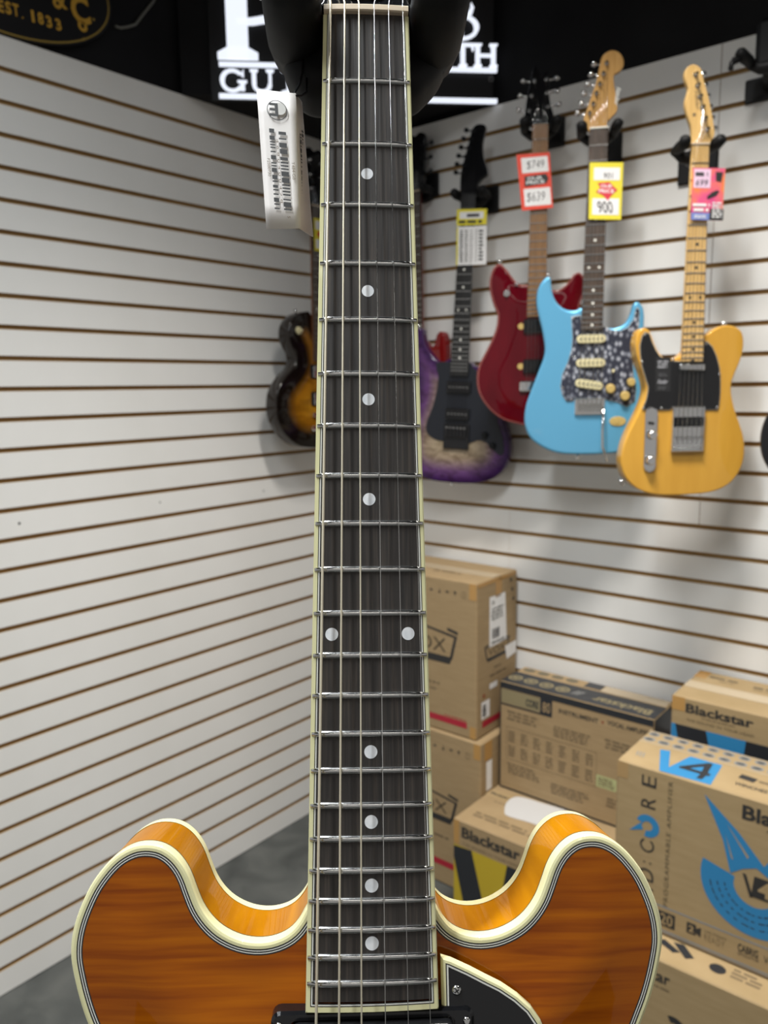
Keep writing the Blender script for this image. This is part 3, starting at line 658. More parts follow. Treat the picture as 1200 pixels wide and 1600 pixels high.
def pickup(parent, cx, cy, w, h, z, m, ht=0.006, rot=0.0, pole=STEEL, r=None):
    r = h/2-0.0001 if r is None else r
    P = [(sx*(w/2-r)+r*math.cos(math.radians(a)), sy*(h/2-r)+r*math.sin(math.radians(a))) for sx, sy, a0 in ((1, 1, 0), (-1, 1, 90), (-1, -1, 180), (1, -1, 270)) for a in [a0+q*30 for q in range(4)]]
    mb = MB(); slab(mb, P, 0.0, ht, 0.0012, 2); o = mb.build('pickup', m, parent, Matrix.Translation((cx, cy, z)) @ Matrix.Rotation(rot, 4, 'Z'))
    mb = MB()
    for i in range(6): mb.cyl(((i-2.5)*w*0.145, 0, ht), (0, 0, 1), 0.0024, 0.0024, 0.0005, 8)
    q = mb.build('pole_piece', pole, o); q['kind'] = 'stuff'; return o
def body_slab(parent, P, z1, thick, m, r=0.006, seg=4):
    mb = MB(); slab(mb, P, z1-thick, z1, r, seg); return mb.build('body', m, parent)
def wall_frame_R(a, o, z, yaw=0.0):
    c, q = math.cos(math.radians(yaw)), math.sin(math.radians(yaw)); return frame(onRw(a, o, z), dR*c + nR*q, UP, dR*q - nR*c)
def wall_frame_L(a, o, z): return frame(onLw(a, o, z), -dL, UP, -nL)

def hanger(mx, plate, gm, label, spread=0.031, drop=-0.004, reach=0.050, group='slatwall guitar hangers', cx0=0.0):
    """mx: wall frame (x along, y up, z out); plate = x0, x1, y0, y1 on the wall; gm: frame of the guitar whose neck it holds"""
    x0, x1, y0, y1 = plate; t = empty('guitar_hanger', mx, label, 'hanger', group)
    mb = MB(); mb.bbox(x0, x1, y0, y1, 0.0005, 0.010, 0.003); mb.build('plate', BLKM, t)
    to_wall = mx.inverted() @ gm; G = lambda x, y, z: to_wall @ Vector((x+cx0, y+drop, z))
    e = G(0, 0, -0.050); cx, cy = (x0+x1)/2, (y0+y1)/2
    mb = MB(); mb.tube([(cx, cy, 0.008), (cx+(e.x-cx)*0.25, cy+(e.y-cy)*0.5, 0.008+(e.z-0.008)*0.45), e], 0.011, 10); mb.build('arm', BLKM, t)
    mb = MB(); mb.tube([G(-spread-0.006, 0.006, -0.050), G(-spread*0.6, -0.004, -0.054), G(0, -0.006, -0.055), G(spread*0.6, -0.004, -0.054), G(spread+0.006, 0.006, -0.050)], 0.012, 10, 0, True, [0.009, 0.013, 0.015, 0.013, 0.009]); mb.build('yoke', BLKM, t)
    for sd in (-1, 1):
        x = sd*(spread+0.004)
        mb = MB(); mb.tube([G(x, 0.008, -0.058), G(x, 0.010, -0.03), G(x+sd*0.001, 0.009, 0.0), G(x+sd*0.004, 0.014, reach*0.30), G(x+sd*0.005, 0.018, reach*0.42)], 0.012, 12, 0, True, [0.010, 0.0125, 0.013, 0.012, 0.005]); mb.build('padded_arm', FOAM, t)
    return t
WR0 = frame(onRw(0, 0, 0), dR, UP, -nR); WL0 = frame(onLw(0, 0, 0), -dL, UP, -nL)

# ---- butterscotch single-cut (left-handed)
ta, to, tz = 1.2822, 0.245, 2.0022
t = empty('electric_guitar', wall_frame_R(ta, to, tz, 40), 'butterscotch left-handed electric guitar with black pickguard and maple neck', 'guitar', 'electric guitars hanging on the walls')
TB = mm([(-21.6, -439.2), (-31.5, -443.7), (-42.3, -446.2), (-53.3, -445), (-64.5, -438.7), (-74.6, -426.5), (-82, -411.7), (-88, -397), (-93.9, -385), (-102.3, -378.3), (-111.8, -378.7), (-118.3, -386), (-121.9, -399.2), (-123.3, -415.2), (-120.7, -433.9), (-114.4, -455.4), (-105.4, -477), (-99.2, -496), (-96.7, -512.3), (-99.3, -531.2), (-106.8, -552.9), (-118.3, -577.3), (-131.2, -604.6), (-141.3, -632.1), (-146.1, -657), (-146.7, -679.2), (-140.4, -701.7), (-125.8, -721.6), (-102.7, -738.8), (-68.7, -749.2), (-29.3, -751.8), (15.6, -750.5), (54.7, -746.9), (85.2, -737.4), (106.8, -722.3), (122.4, -700.1), (130.7, -675), (131.9, -647.2), (127.6, -619.5), (117.7, -591.7), (106.4, -564.2), (98, -536.7), (94.1, -514.9), (94.6, -498.7), (100.4, -479.9), (107.6, -461.1), (113.4, -442.4), (116.3, -421.1), (115.2, -402.4), (110.4, -389.1), (100.3, -379.7), (85.1, -374.7), (66.1, -375.2), (47.5, -384.3), (37, -392.1), (27.7, -395.9), (20, -405), (0, -420)])
body_slab(t, catmull(TB, 3), 0.0, 0.043, BUTTER, 0.003, 3)
TG = mm([(-105.3, -555.7), (-96.5, -531.3), (-93.3, -506.9), (-101, -485.2), (-110.2, -458.1), (-114.4, -434), (-115.9, -415.3), (-111.2, -394.1), (-104.7, -386.2), (-95.1, -389), (-89, -405), (-80.1, -423.8), (-70, -438.6), (-53.2, -446.8), (-36.7, -449.8), (-23, -451.3), (23, -451.5), (25.5, -407.9), (35.1, -409.3), (46.6, -420.1), (57.3, -441.7), (64.8, -465.9), (68.3, -495.6), (69.2, -522.7), (68.2, -547.2), (66.1, -559.5), (37.1, -559.1), (34, -552.2), (-36.5, -551.2), (-41.7, -557.9), (-69.3, -557.5), (-98.3, -557.1)])
mb = MB(); slab(mb, TG, 0.0004, 0.0024, 0.0006, 1, sm=False); gp = mb.build('pickguard', mat('black_guard', (0.010, 0.010, 0.011), 0.3), t)
mb = MB(); ring_strip(mb, ccw(TG), inset(ccw(TG), 0.0013), 0.0020, 0.00245); mb.build('pickguard_edge', WHTP, gp)
for x, y in ((-104.5, -392), (-109, -451), (-101.5, -553), (-62, -554), (63, -554), (65, -480), (32, -414), (-40, -447)): screw(gp, x/1000, y/1000, 0.0027, 0.0028)
fk = Face(gp, (0, 0, 0.0026), (1, 0, 0), (0, 1, 0))
mb = MB(); Sk = mm([(-79.4, -441.1), (-45.2, -442.9), (-43.4, -517.1), (-77.8, -516.6)]); mb.add([(x, y, 0.0028) for x, y in Sk], [(0, 1, 2, 3)]); sk = mb.build('sticker', mat('sticker_grey', (0.018, 0.018, 0.019), 0.5), t)
fs = Face(sk, (0, 0, 0.0029), (1, 0, 0), (0, 1, 0)); SKI = mat('sticker_ink', (0.34, 0.34, 0.36), 0.6)
scribble(fs, 'print', -0.075, -0.466, 0.026, 0.018, 3, SKI, seed=3); scribble(fs, 'print', -0.072, -0.484, 0.020, 0.008, 2, mat('sticker_dim', (0.09, 0.09, 0.095), 0.6), seed=4); text(fs, 'lettering', 'Fender', -0.074, -0.500, 0.022, 0.010, SKI, shear=0.3, bold=0.02); scribble(fs, 'print', -0.073, -0.513, 0.022, 0.008, 3, MATS['sticker_dim'], seed=5)
wy = make_neck(t, (-0.003, 0.0185), (0.000, 0.0245), -0.4515, MAPLE, MAPLE, 0.010, nutm=IVORY)
fret_row(t, 0.648, 22, wy, 0.0102, STEEL, -0.4515); dots(t, 0.648, (3, 5, 7, 9, 12, 15, 17, 19, 21), wy, 0.0105, INK)
TH = catmull(mm([(-19, -3), (-20.1, 23.7), (-23.1, 40.4), (-29.3, 55), (-35.7, 73.7), (-37.5, 88.2), (-34.7, 100.5), (-32, 112.8), (-35.8, 123.1), (-40.3, 135.4), (-40.2, 147.6), (-35.1, 156.7), (-24.4, 161.3), (-13.2, 157.5), (-6.2, 149.3), (-0.9, 130.9), (9.3, 102.1), (18.7, 69), (24.4, 44.1), (27.8, 21.1), (20, 8), (15, -3)]), 3)
mb = MB(); slab(mb, TH, -0.010, 0.004, 0.0015, 2); hd = mb.build('headstock', MAPLE, t)
fh_ = Face(hd, (0, 0, 0.004), (1, 0, 0), (0, 1, 0)); text(fh_, 'lettering', 'Fender', -0.020, 0.108, 0.036, 0.007, INK2, rot=-1.40, shear=0.3)
poly(fh_, 'round_decal', oval(-0.018, 0.062, 0.0035, 0.0035), INK2)
TP = mm([(-19, 140.9), (-14, 119.2), (-7.9, 97.3), (-1.8, 75.8), (4.4, 53.6), (10.5, 32.3)])
make_tuners(t, TP, 1, 0.004, CHROME, -0.012, 0.016, 0.007)
mb = MB(); mb.bbox(-0.0375, 0.034, -0.650, -0.552, 0.0005, 0.003, 0.001); br = mb.build('bridge', CHROME, t)
mb = MB(); mb.bbox(-0.0375, -0.0355, -0.650, -0.552, 0.002, 0.010, 0.0006); mb.bbox(0.032, 0.034, -0.650, -0.552, 0.002, 0.010, 0.0006); mb.bbox(-0.0375, 0.034, -0.651, -0.649, 0.002, 0.010, 0.0006); mb.build('bridge_wall', CHROME, br)['kind'] = 'stuff'
mb = MB(); mb.bbox(-0.033, 0.031, -0.596, -0.574, 0.003, 0.007, 0.002); mb.build('bridge_pickup', BLKP, br, Matrix.Translation((0, 0, 0)))
for i in range(6):
    x = -0.0295+i*0.0110; mb = MB(); mb.bbox(x-0.0045, x+0.0045, -0.634, -0.618, 0.003, 0.010, 0.001); mb.build('saddle', CHROME, br)
    mb = MB(); mb.cyl((x, -0.642, 0.006), (0, -0.6, 1), 0.003, 0.0025, 0.003, 10); mb.build('adjuster', STEEL, br)
cp = mm([(-98.4, -564), (-95.5, -556), (-84, -551), (-72.5, -556), (-69.4, -564), (-69.8, -682), (-73.5, -693), (-83.3, -698), (-94, -693), (-97.7, -684)])
mb = MB(); slab(mb, cp, 0.0024, 0.0040, 0.0008, 2, sm=False); cpl = mb.build('control_plate', CHROME, t)
for x, y in ((-82.4, -612.5), (-84.4, -670)): knob(t, x/1000, y/1000, 0.004, 0.0115, 0.014, CHROME)
mb = MB(); mb.tube([(-0.084, -0.588, 0.004), (-0.084, -0.587, 0.014)], 0.002, 8); mb.cyl((-0.084, -0.587, 0.012), (0, 0, 1), 0.004, 0.003, 0.006, 8); mb.build('selector_switch', DKMETAL, t)
mb = MB(); slab(mb, [(-0.0263+0.0, -0.470), (0.0300, -0.472), (0.0300, -0.458), (-0.0263, -0.456)], 0.0024, 0.0075, 0.002, 2); mb.build('pickup', CHROME, t)
strings(t, (-0.0175, 0.0115), (-0.0285, 0.0255), -0.626, 0.0125, 0.0125, STEEL, TP, 0.010, (5, 4, 3, 2, 1, 0))
strap_button(t, (0.078, -0.3785, -0.02), (0, 1, 0)); mb = MB(); mb.cyl((-0.137, -0.722, -0.022), (-0.8, -0.6, 0), 0.011, 0.009, 0.004, 14); mb.build('jack_cup', CHROME, t)
hanger(WR0, (1.150, 1.245, 1.985, 2.060), wall_frame_R(ta, to, tz, 40), 'black hanger with rubber arms holding the butterscotch guitar', 0.030)

# ---- sky blue double-cut
sa, so, sz = 1.0297, 0.20, 2.0961
t = empty('electric_guitar', wall_frame_R(sa, so, sz, 29), 'metallic sky blue electric guitar with black pearl pickguard and cream pickups', 'guitar', 'electric guitars hanging on the walls')
SB = mm([(-33.8, -407.2), (-43.7, -412.6), (-60.9, -412), (-75.5, -405.8), (-90.1, -392.5), (-99.1, -375), (-103.8, -354.8), (-105.6, -337.6), (-110, -330.4), (-120.1, -334.2), (-131.4, -348.1), (-138.3, -367.9), (-139.4, -393.7), (-134.6, -419.9), (-126.8, -449.1), (-120.5, -478.3), (-117.1, -504.7), (-119.7, -525.2), (-126.7, -545.6), (-136.6, -572.1), (-150.8, -610.5), (-160.8, -640.4), (-164.9, -670.4), (-163.1, -694.6), (-153.7, -718.9), (-137, -737.2), (-109.8, -753.9), (-76.9, -764.6), (-38.5, -767.5), (-0.3, -767.5), (34.6, -765.9), (69.3, -761.4), (100.5, -749.4), (125.5, -728.6), (138.7, -699.1), (141.9, -672.7), (136.4, -637.5), (123.9, -602.4), (112.9, -570.3), (107.4, -535.6), (109.2, -504), (116.4, -472.8), (118.1, -441.6), (115.8, -416.1), (108.4, -401.8), (98.5, -397.2), (90.3, -404), (85.4, -423.6), (73.5, -446), (54.1, -456.9), (31.5, -456.3), (18.6, -450.2), (12, -432), (-5, -414), (-20, -408)])
body_slab(t, catmull(SB, 3), 0.0, 0.043, SKYBLUE, 0.0065, 5)
SGd = mm([(-54.8, -428), (-32, -424.4), (-29.5, -460), (20.3, -461.7), (20, -450.2), (37.3, -460.7), (60.1, -465.6), (79.5, -457.6), (92.9, -438), (96.3, -415.5), (101.7, -410), (106.2, -418.6), (105.8, -446.9), (101.6, -489.6), (95.6, -518.1), (95.1, -546.9), (97.5, -575.9), (104.2, -605), (102.3, -634.2), (82.9, -648.7), (59.7, -636.7), (35.1, -632), (30.7, -627.6), (-41.7, -626.7), (-45.9, -634.1), (-62, -633.9), (-72.6, -617.5), (-77.4, -596.7), (-73.6, -567.2), (-61.1, -538.1), (-53, -509.1), (-50.8, -480.1), (-52.9, -451.1)])
mb = MB(); slab(mb, SGd, 0.0004, 0.0026, 0.0006, 1, sm=False); gp = mb.build('pickguard', PEARLOID, t)
mb = MB(); ring_strip(mb, ccw(SGd), inset(ccw(SGd), 0.0010), 0.0022, 0.00265); mb.build('pickguard_edge', WHTP, gp)
for x, y in ((-49, -432), (-47, -525), (-71, -600), (-50, -630), (98, -425), (90, -530), (97, -600)): screw(gp, x/1000, y/1000, 0.0028, 0.0026)
wy = make_neck(t, (-0.001, 0.0212), (-0.0054, 0.0262), -0.4615, ROSE2, MAPLE2, 0.010, nutm=WHTP)
fret_row(t, 0.648, 22, wy, 0.0102, STEEL, -0.4615); dots(t, 0.648, (3, 5, 7, 9, 12, 15, 17, 19, 21), wy, 0.0105, WHTP)
SH = catmull(mm([(-22, -4), (-28.3, 16.1), (-36.5, 24.4), (-29.1, 47), (-19.3, 77), (-9.5, 106.7), (-3.7, 136.6), (0.9, 156.3), (9.8, 166.8), (25.3, 171.3), (41.1, 164.2), (49.8, 149.7), (50.3, 134.7), (42.3, 124), (30.8, 118.7), (29.9, 103.6), (34.6, 78), (39.3, 52.2), (38.5, 37), (24.5, 22.7), (16.8, 13), (19.5, -4)]), 3)
mb = MB(); slab(mb, SH, -0.010, 0.004, 0.0015, 2); hd = mb.build('headstock', MAPLE2, t)
fh_ = Face(hd, (0, 0, 0.004), (1, 0, 0), (0, 1, 0)); text(fh_, 'lettering', 'Fender', 0.0360, 0.090, 0.038, 0.010, WHTP, rot=-1.66, shear=0.3, bold=0.015)
SPg = mm([(12.5, 144.1), (5.8, 121.9), (-1.4, 99.8), (-8.8, 80), (-15.3, 57.5), (-23, 37.6)])
make_tuners(t, SPg, -1, 0.004, CHROME, -0.012, 0.022, 0.0075)
pickup(t, -0.0062, -0.4829, 0.070, 0.020, 0.0026, CREAMP); pickup(t, -0.0062, -0.5406, 0.070, 0.020, 0.0026, CREAMP); pickup(t, -0.0083, -0.5932, 0.068, 0.020, 0.0026, CREAMP, rot=-0.16)
mb = MB(); mb.bbox(-0.0415, 0.031, -0.667, -0.628, 0.001, 0.005, 0.001); br = mb.build('tremolo_bridge', CHROME, t)
for i in range(6):
    x = -0.0325+i*0.0108; mb = MB(); mb.bbox(x-0.0048, x+0.0048, -0.660, -0.640, 0.005, 0.0105, 0.0012); mb.build('saddle', STEEL, br)
knob(t, 0.0429, -0.6042, 0.0026, 0.0125, 0.013, KNOBY); knob(t, 0.0778, -0.6222, 0.0026, 0.0125, 0.013, KNOBY); knob(t, 0.0915, -0.589, 0.0026, 0.011, 0.012, KNOBY)
mb = MB(); mb.tube([(0.0474, -0.566, 0.002), (0.0474, -0.562, 0.010), (0.0474, -0.560, 0.017)], 0.003, 8, 0, True, [0.0022, 0.003, 0.0035]); mb.build('selector_switch', CREAMP, t)
mb = MB(); mb.tube([(0.0270, -0.645, 0.006), (0.0268, -0.650, 0.020), (0.0243, -0.706, 0.030), (0.0254, -0.745, 0.033), (0.0380, -0.7806, 0.036)], 0.003, 10); mb.build('tremolo_arm', CHROME, t)
mb = MB(); slab(mb, oval(0.063, -0.684, 0.020, 0.012, 20), 0.0004, 0.0022, 0.0006, 1); mb.cyl((0.061, -0.684, 0.002), (0, 0, 1), 0.007, 0.007, 0.0015, 14); mb.build('jack_plate', KNOBY, t)
strings(t, (-0.0185, 0.0165), (-0.0325, 0.0215), -0.652, 0.0125, 0.0115, STEEL, SPg, 0.010, (5, 4, 3, 2, 1, 0))
strap_button(t, (-0.1115, -0.332, -0.02), (0, 1, 0)); strap_button(t, (-0.030, -0.768, -0.02), (0, -1, 0))
hanger(WR0, (0.912, 1.003, 2.066, 2.142), wall_frame_R(sa, so, sz, 29), 'black hanger with rubber arms holding the sky blue guitar', 0.034)

# ---- wine red with red edge
wa, wo, wz = 0.8473, 0.15, 2.155
t = empty('electric_guitar', wall_frame_R(wa, wo, wz, 32), 'glossy wine red electric guitar with roasted neck, partly behind the sky blue one', 'guitar', 'electric guitars hanging on the walls')
WLh = [(-28.1, -391.2), (-46.8, -390.7), (-63.5, -375.9), (-80.4, -353), (-99.2, -336.2), (-113.7, -343.8), (-124, -367.9), (-125.9, -396.5), (-117.2, -433.7), (-106.6, -458.7), (-104.4, -470.6), (-107.2, -497.9), (-119.4, -531.2), (-137.8, -567.7), (-151.7, -595.3), (-157.8, -623.1), (-156.1, -657.5), (-143.4, -689), (-118, -720.7), (-86.4, -743), (-55, -752.8), (-30, -758)]
WRh = [(20, -757), (58, -751), (98, -738), (134, -712), (154, -672), (157, -632), (148, -592), (128, -552), (112, -510), (105, -472), (110, -440), (120, -412), (120, -385), (108, -366), (92, -368), (78, -388), (58, -405), (38, -407), (20, -400), (0, -394)]
WB = ccw(catmull(mm(WLh+WRh), 3))
mb = MB(); slab(mb, WB, -0.040, 0.0, 0.002, 2); bdy = mb.build('body', WINE, t)
mb = MB(); ring_strip(mb, inset(WB, -0.0004), inset(WB, -0.0004), -0.007, -0.0015, 0, True); ring_strip(mb, inset(WB, -0.0004), inset(WB, 0.003), -0.0015, 0.0006, 0, True); ring_strip(mb, inset(WB, 0.003), inset(WB, 0.0045), 0.0006, 0.0003, 0, True); mb.build('binding', WINEB, bdy)
plate_top('top_plate', inset(WB, 0.0042), lambda x, y: 0.0004, WINE, t, arch=0.007, reach=0.05, step=0.016)
wy = make_neck(t, (-0.001, 0.0195), (-0.003, 0.0250), -0.474, ROAST, ROAST, 0.013, nutm=BLKP)
fret_row(t, 0.648, 22, wy, 0.0132, STEEL, -0.474); dots(t, 0.648, (3, 5, 7, 9, 12, 15, 17, 19, 21), wy, 0.0135, INK2, 0.0028)
WH = catmull(mm([(-20, -4), (-30.2, 8.8), (-42.8, 17.9), (-40.5, 28.5), (-36.0, 63.9), (-28, 101), (-23, 128), (-15, 141), (-7, 126), (0, 115), (8, 126), (16, 128), (20, 108), (19.5, 80), (24.1, 46.3), (32.0, 22.1), (24.8, 6), (18, -4)]), 3)
mb = MB(); slab(mb, WH, -0.010, 0.004, 0.0015, 2); mb.build('headstock', GLOSSK, t)
WPg = mm([(-29, 36), (-24, 71), (-17, 106), (12, 108), (14, 76), (18, 44)])
make_tuners(t, WPg, (-1, -1, -1, 1, 1, 1), 0.004, CHROME, -0.010, 0.022, 0.0065)
for y0, y1 in ((-0.480, -0.516), (-0.584, -0.620)):
    mb = MB(); mb.bbox(-0.037, 0.037, y1, y0, 0.006, 0.015, 0.003); q = mb.build('pickup', BLKP, t)
    for sx_ in (-1, 1):
        mb = MB(); mb.cyl((sx_*0.043, (y0+y1)/2, 0.006), (0, 0, 1), 0.009, 0.008, 0.0025, 12); mb.build('mounting_ear', KNOBY, q)
mb = MB(); mb.bbox(-0.045, 0.035, -0.668, -0.640, 0.006, 0.016, 0.003); mb.build('bridge', CHROME, t)
strings(t, (-0.017, 0.015), (-0.027, 0.023), -0.655, 0.0155, 0.018, STEEL, WPg, 0.010, (0, 1, 2, 3, 4, 5))
mb = MB(); mb.cyl((-0.081, -0.412, 0.004), (0, 0, 1), 0.010, 0.008, 0.004, 14); mb.cyl((-0.081, -0.412, 0.008), (0, 0, 1), 0.0035, 0.003, 0.008, 10); mb.build('selector_switch', CHROME, t)
strap_button(t, (-0.0995, -0.337, -0.02), (0, 1, 0)); screw(t, -0.056, -0.390, 0.006, 0.004)
hanger(WR0, (0.752, 0.841, 2.138, 2.214), wall_frame_R(wa, wo, wz, 32), 'black hanger with rubber arms holding the wine red guitar', 0.034)

# ---- purple burst superstrat
pa, po, pz = 0.5993, 0.10, 2.0336
lean = Matrix.Rotation(-0.054, 4, 'Z')
t = empty('electric_guitar', wall_frame_R(pa, po, pz, 15) @ lean, 'purple burst electric guitar with pointed black headstock and black hardware', 'guitar', 'electric guitars hanging on the walls')
PBo = [(-28.6, -452), (-42, -457), (-59.2, -464), (-78.3, -458), (-98.4, -440), (-115.6, -417), (-123.2, -393), (-126.5, -372), (-134.7, -366), (-145.2, -370), (-152.8, -392), (-153.8, -422), (-147.1, -455), (-136.6, -490), (-131.8, -525), (-134.7, -560), (-146.1, -600), (-160.4, -645), (-170, -690), (-168.1, -735), (-152.8, -775), (-122.2, -802), (-81.2, -815), (-33.4, -818), (19.1, -817), (66.8, -812), (109.8, -798), (141.3, -771), (157.6, -735), (160.4, -696), (150.9, -655), (136.6, -615), (126.1, -575), (122.2, -535), (127, -500), (133.7, -468), (133.7, -440), (124.1, -424), (111.7, -428), (99.3, -446), (80.2, -466), (55.4, -474), (34.4, -470), (26.7, -462)]
PB = ccw(catmull(mm(PBo), 3))
mb = MB(); slab(mb, PB, -0.043, -0.0005, 0.004, 3); mb.build('body', PURPS, t)
plate_top('top_plate', inset(PB, 0.0036), lambda x, y: 0.0001, PURPLE, t, arch=0.002, reach=0.02, step=0.014, norm=0.14)
pg_ = catmull(mm([(-76, -466), (-66, -505), (-72, -560), (-82, -600), (-97, -640), (-96, -672), (-70, -690), (-40, -695), (40, -695), (62, -686), (92, -690), (128, -722), (146, -716), (140, -672), (122, -628), (112, -575), (106, -530), (80, -500), (40, -478), (30, -462), (-30, -462)]), 2)
mb = MB(); slab(mb, pg_, 0.002, 0.0042, 0.0008, 1, sm=False); mb.build('pickguard', mat('navy_black', (0.010, 0.012, 0.018), 0.35), t)
wy = make_neck(t, (0.0, 0.0205), (0.0, 0.0275), -0.500, EBONY, EBONY, 0.0115, nutm=BLKM)
fret_row(t, 0.648, 24, wy, 0.0118, STEEL, -0.500); dots(t, 0.648, (3, 5, 7, 9, 12, 15, 17, 19, 21), wy, 0.0119, WHTP, 0.0033)
PH = catmull(mm([(-21, -3), (-28.2, 35), (-26.4, 68.6), (-18.0, 103.4), (-9.4, 138.2), (-2.0, 169.9), (9.1, 183.3), (26.3, 184.0), (37.6, 177.0), (35.9, 158.9), (31.0, 132.6), (34.8, 101.0), (45.7, 73.0), (50.0, 56.8), (47.8, 48.5), (35.9, 41.8), (23.8, 26.1), (21, -3)]), 3)
mb = MB(); slab(mb, PH, -0.010, 0.004, 0.002, 2); mb.build('headstock', GLOSSK, t)
PPg = mm([(5, 168), (-2, 146), (-8, 124), (-14, 102), (-18, 80), (-20, 58)])
make_tuners(t, PPg, -1, 0.004, DKMETAL, -0.006, 0.020, 0.007)
pickup(t, 0, -0.534, 0.074, 0.034, 0.0042, BLKP, 0.007, r=0.004); pickup(t, 0, -0.612, 0.074, 0.034, 0.0042, BLKP, 0.007, r=0.004)
mb = MB(); mb.bbox(-0.040, 0.040, -0.715, -0.640, 0.004, 0.010, 0.002); br = mb.build('tremolo_bridge', DKMETAL, t)
for i in range(6):
    x = -0.0275+i*0.011; mb = MB(); mb.bbox(x-0.0046, x+0.0046, -0.680, -0.648, 0.010, 0.017, 0.001); mb.build('saddle', DKMETAL, br)
    mb = MB(); mb.cyl((x, -0.652, 0.017), (0, 0, 1), 0.0028, 0.0024, 0.003, 8); mb.build('string_lock', STEEL, br)
for x, y in ((0.087, -0.668), (0.112, -0.698)): knob(t, x, y, 0.0042, 0.0095, 0.013, BLKM)
strings(t, (-0.017, 0.017), (-0.0275, 0.0275), -0.655, 0.014, 0.018, DKMETAL, PPg, 0.010, (5, 4, 3, 2, 1, 0))
strap_button(t, (-0.143, -0.3675, -0.02), (0, 1, 0)); strap_button(t, (-0.015, -0.8170, -0.02), (0, -1, 0))
hanger(WR0, (0.548, 0.637, 1.998, 2.072), wall_frame_R(pa, po, pz, 15), 'black hanger with rubber arms holding the purple burst guitar', 0.034)

# ---- cherry red double horn, mostly hidden between the purple guitar and the near neck
ca, co, cz = 0.372, 0.050, 2.085
t = empty('electric_guitar', wall_frame_R(ca, co, cz), 'cherry red electric guitar with a pointed horn behind the purple burst one', 'guitar', 'electric guitars hanging on the walls')
CB = ccw(catmull(mm([(-24, -425), (-50, -450), (-72, -440), (-88, -418), (-100, -414), (-108, -430), (-112, -480), (-110, -540), (-128, -600), (-148, -650), (-150, -700), (-128, -742), (-80, -765), (0, -772), (80, -765), (128, -742), (150, -700), (148, -650), (128, -600), (108, -540), (108, -490), (106, -450), (100, -424), (88, -416), (74, -426), (66, -452), (48, -466), (24, -440)]), 3))
body_slab(t, CB, 0.0, 0.034, REDK, 0.006, 4)
wy = make_neck(t, (0, 0.0215), (0, 0.027), -0.46, ROSE2, REDK, 0.008)
fret_row(t, 0.628, 22, wy, 0.0082, STEEL, -0.46)
mb = MB(); slab(mb, catmull(mm([(-21, -3), (-34, 26), (-34, 60), (-38, 150), (-20, 168), (0, 160), (20, 168), (38, 150), (34, 60), (34, 26), (21, -3)]), 3), -0.010, 0.003, 0.0015, 2); mb.build('headstock', GLOSSK, t)
CPg = mm([(-24, 50), (-25, 90), (-27, 130), (27, 130), (25, 90), (24, 50)]); make_tuners(t, CPg, (-1, -1, -1, 1, 1, 1), 0.003, DKMETAL, -0.012, 0.018, 0.007)
mb = MB(); mb.bbox(-0.034, 0.034, -0.520, -0.482, 0.001, 0.008, 0.002); mb.build('pickup', CHROME, t); mb = MB(); mb.bbox(-0.042, 0.042, -0.635, -0.622, 0.001, 0.012, 0.002); mb.build('bridge', CHROME, t)
strings(t, (-0.017, 0.017), (-0.026, 0.026), -0.628, 0.011, 0.013, STEEL, CPg, 0.009, (0, 1, 2, 3, 4, 5))
hanger(WR0, (0.345, 0.426, 2.074, 2.144), wall_frame_R(ca, co+0.012, cz), 'black hanger with rubber arms holding the cherry red guitar', 0.034)

# ---- tobacco burst single-cut on the left wall
la, lo_, lz = 0.236, 0.12, 2.050
t = empty('electric_guitar', wall_frame_L(la, lo_, lz), 'tobacco sunburst single-cut guitar on the left wall behind the near neck', 'guitar', 'electric guitars hanging on the walls')
LB = [(-22, -318), (-42, -313), (-74, -321), (-104, -343), (-118, -368), (-119, -395), (-108, -419), (-93, -441), (-89, -461), (-101, -482), (-131, -506), (-156, -530), (-173, -556), (-181, -588), (-180, -622), (-169, -653), (-143, -688), (-107, -714), (-68, -728), (-20, -734), (20, -734), (68, -728), (107, -714), (143, -688), (167, -653), (176, -620), (174, -586), (162, -552), (140, -520), (112, -492), (97, -462), (99, -430), (110, -400), (112, -372), (98, -350), (80, -352), (66, -372), (48, -388), (26, -384)]
LBp = ccw(catmull(mm(LB), 3))
mb = MB(); slab(mb, LBp, -0.048, -0.001, 0.003, 2); mb.build('body', mat('dark_burst_side', (0.010, 0.006, 0.004), 0.3, 0, 1.0), t)
plate_top('top_plate', inset(LBp, 0.0026), lambda x, y: -0.0008, SUNB, t, arch=0.010, reach=0.07, step=0.014, norm=0.14)
wy = make_neck(t, (0, 0.0215), (0, 0.028), -0.462, ROSE2, MAHOG, 0.016)
fret_row(t, 0.628, 22, wy, 0.0162, STEEL, -0.462); dots(t, 0.628, (3, 5, 7, 9, 12, 15, 17, 19, 21), wy, 0.0165, WHTP)
mb = MB(); slab(mb, catmull(mm([(-21, -3), (-34, 26), (-34, 60), (-38, 150), (-20, 168), (0, 160), (20, 168), (38, 150), (34, 60), (34, 26), (21, -3)]), 3), -0.002, 0.011, 0.0015, 2); mb.build('headstock', GLOSSK, t)
CPg = mm([(-24, 50), (-25, 90), (-27, 130), (27, 130), (25, 90), (24, 50)]); make_tuners(t, CPg, (-1, -1, -1, 1, 1, 1), 0.011, CHROME, -0.004, 0.018, 0.007)
mb = MB(); mb.cyl((-0.083, -0.372, 0.003), (0, 0, 1), 0.012, 0.011, 0.005, 16); mb.cyl((-0.083, -0.372, 0.008), (0, 0, 1), 0.003, 0.003, 0.012, 8); mb.build('selector_switch', CREAMP, t)
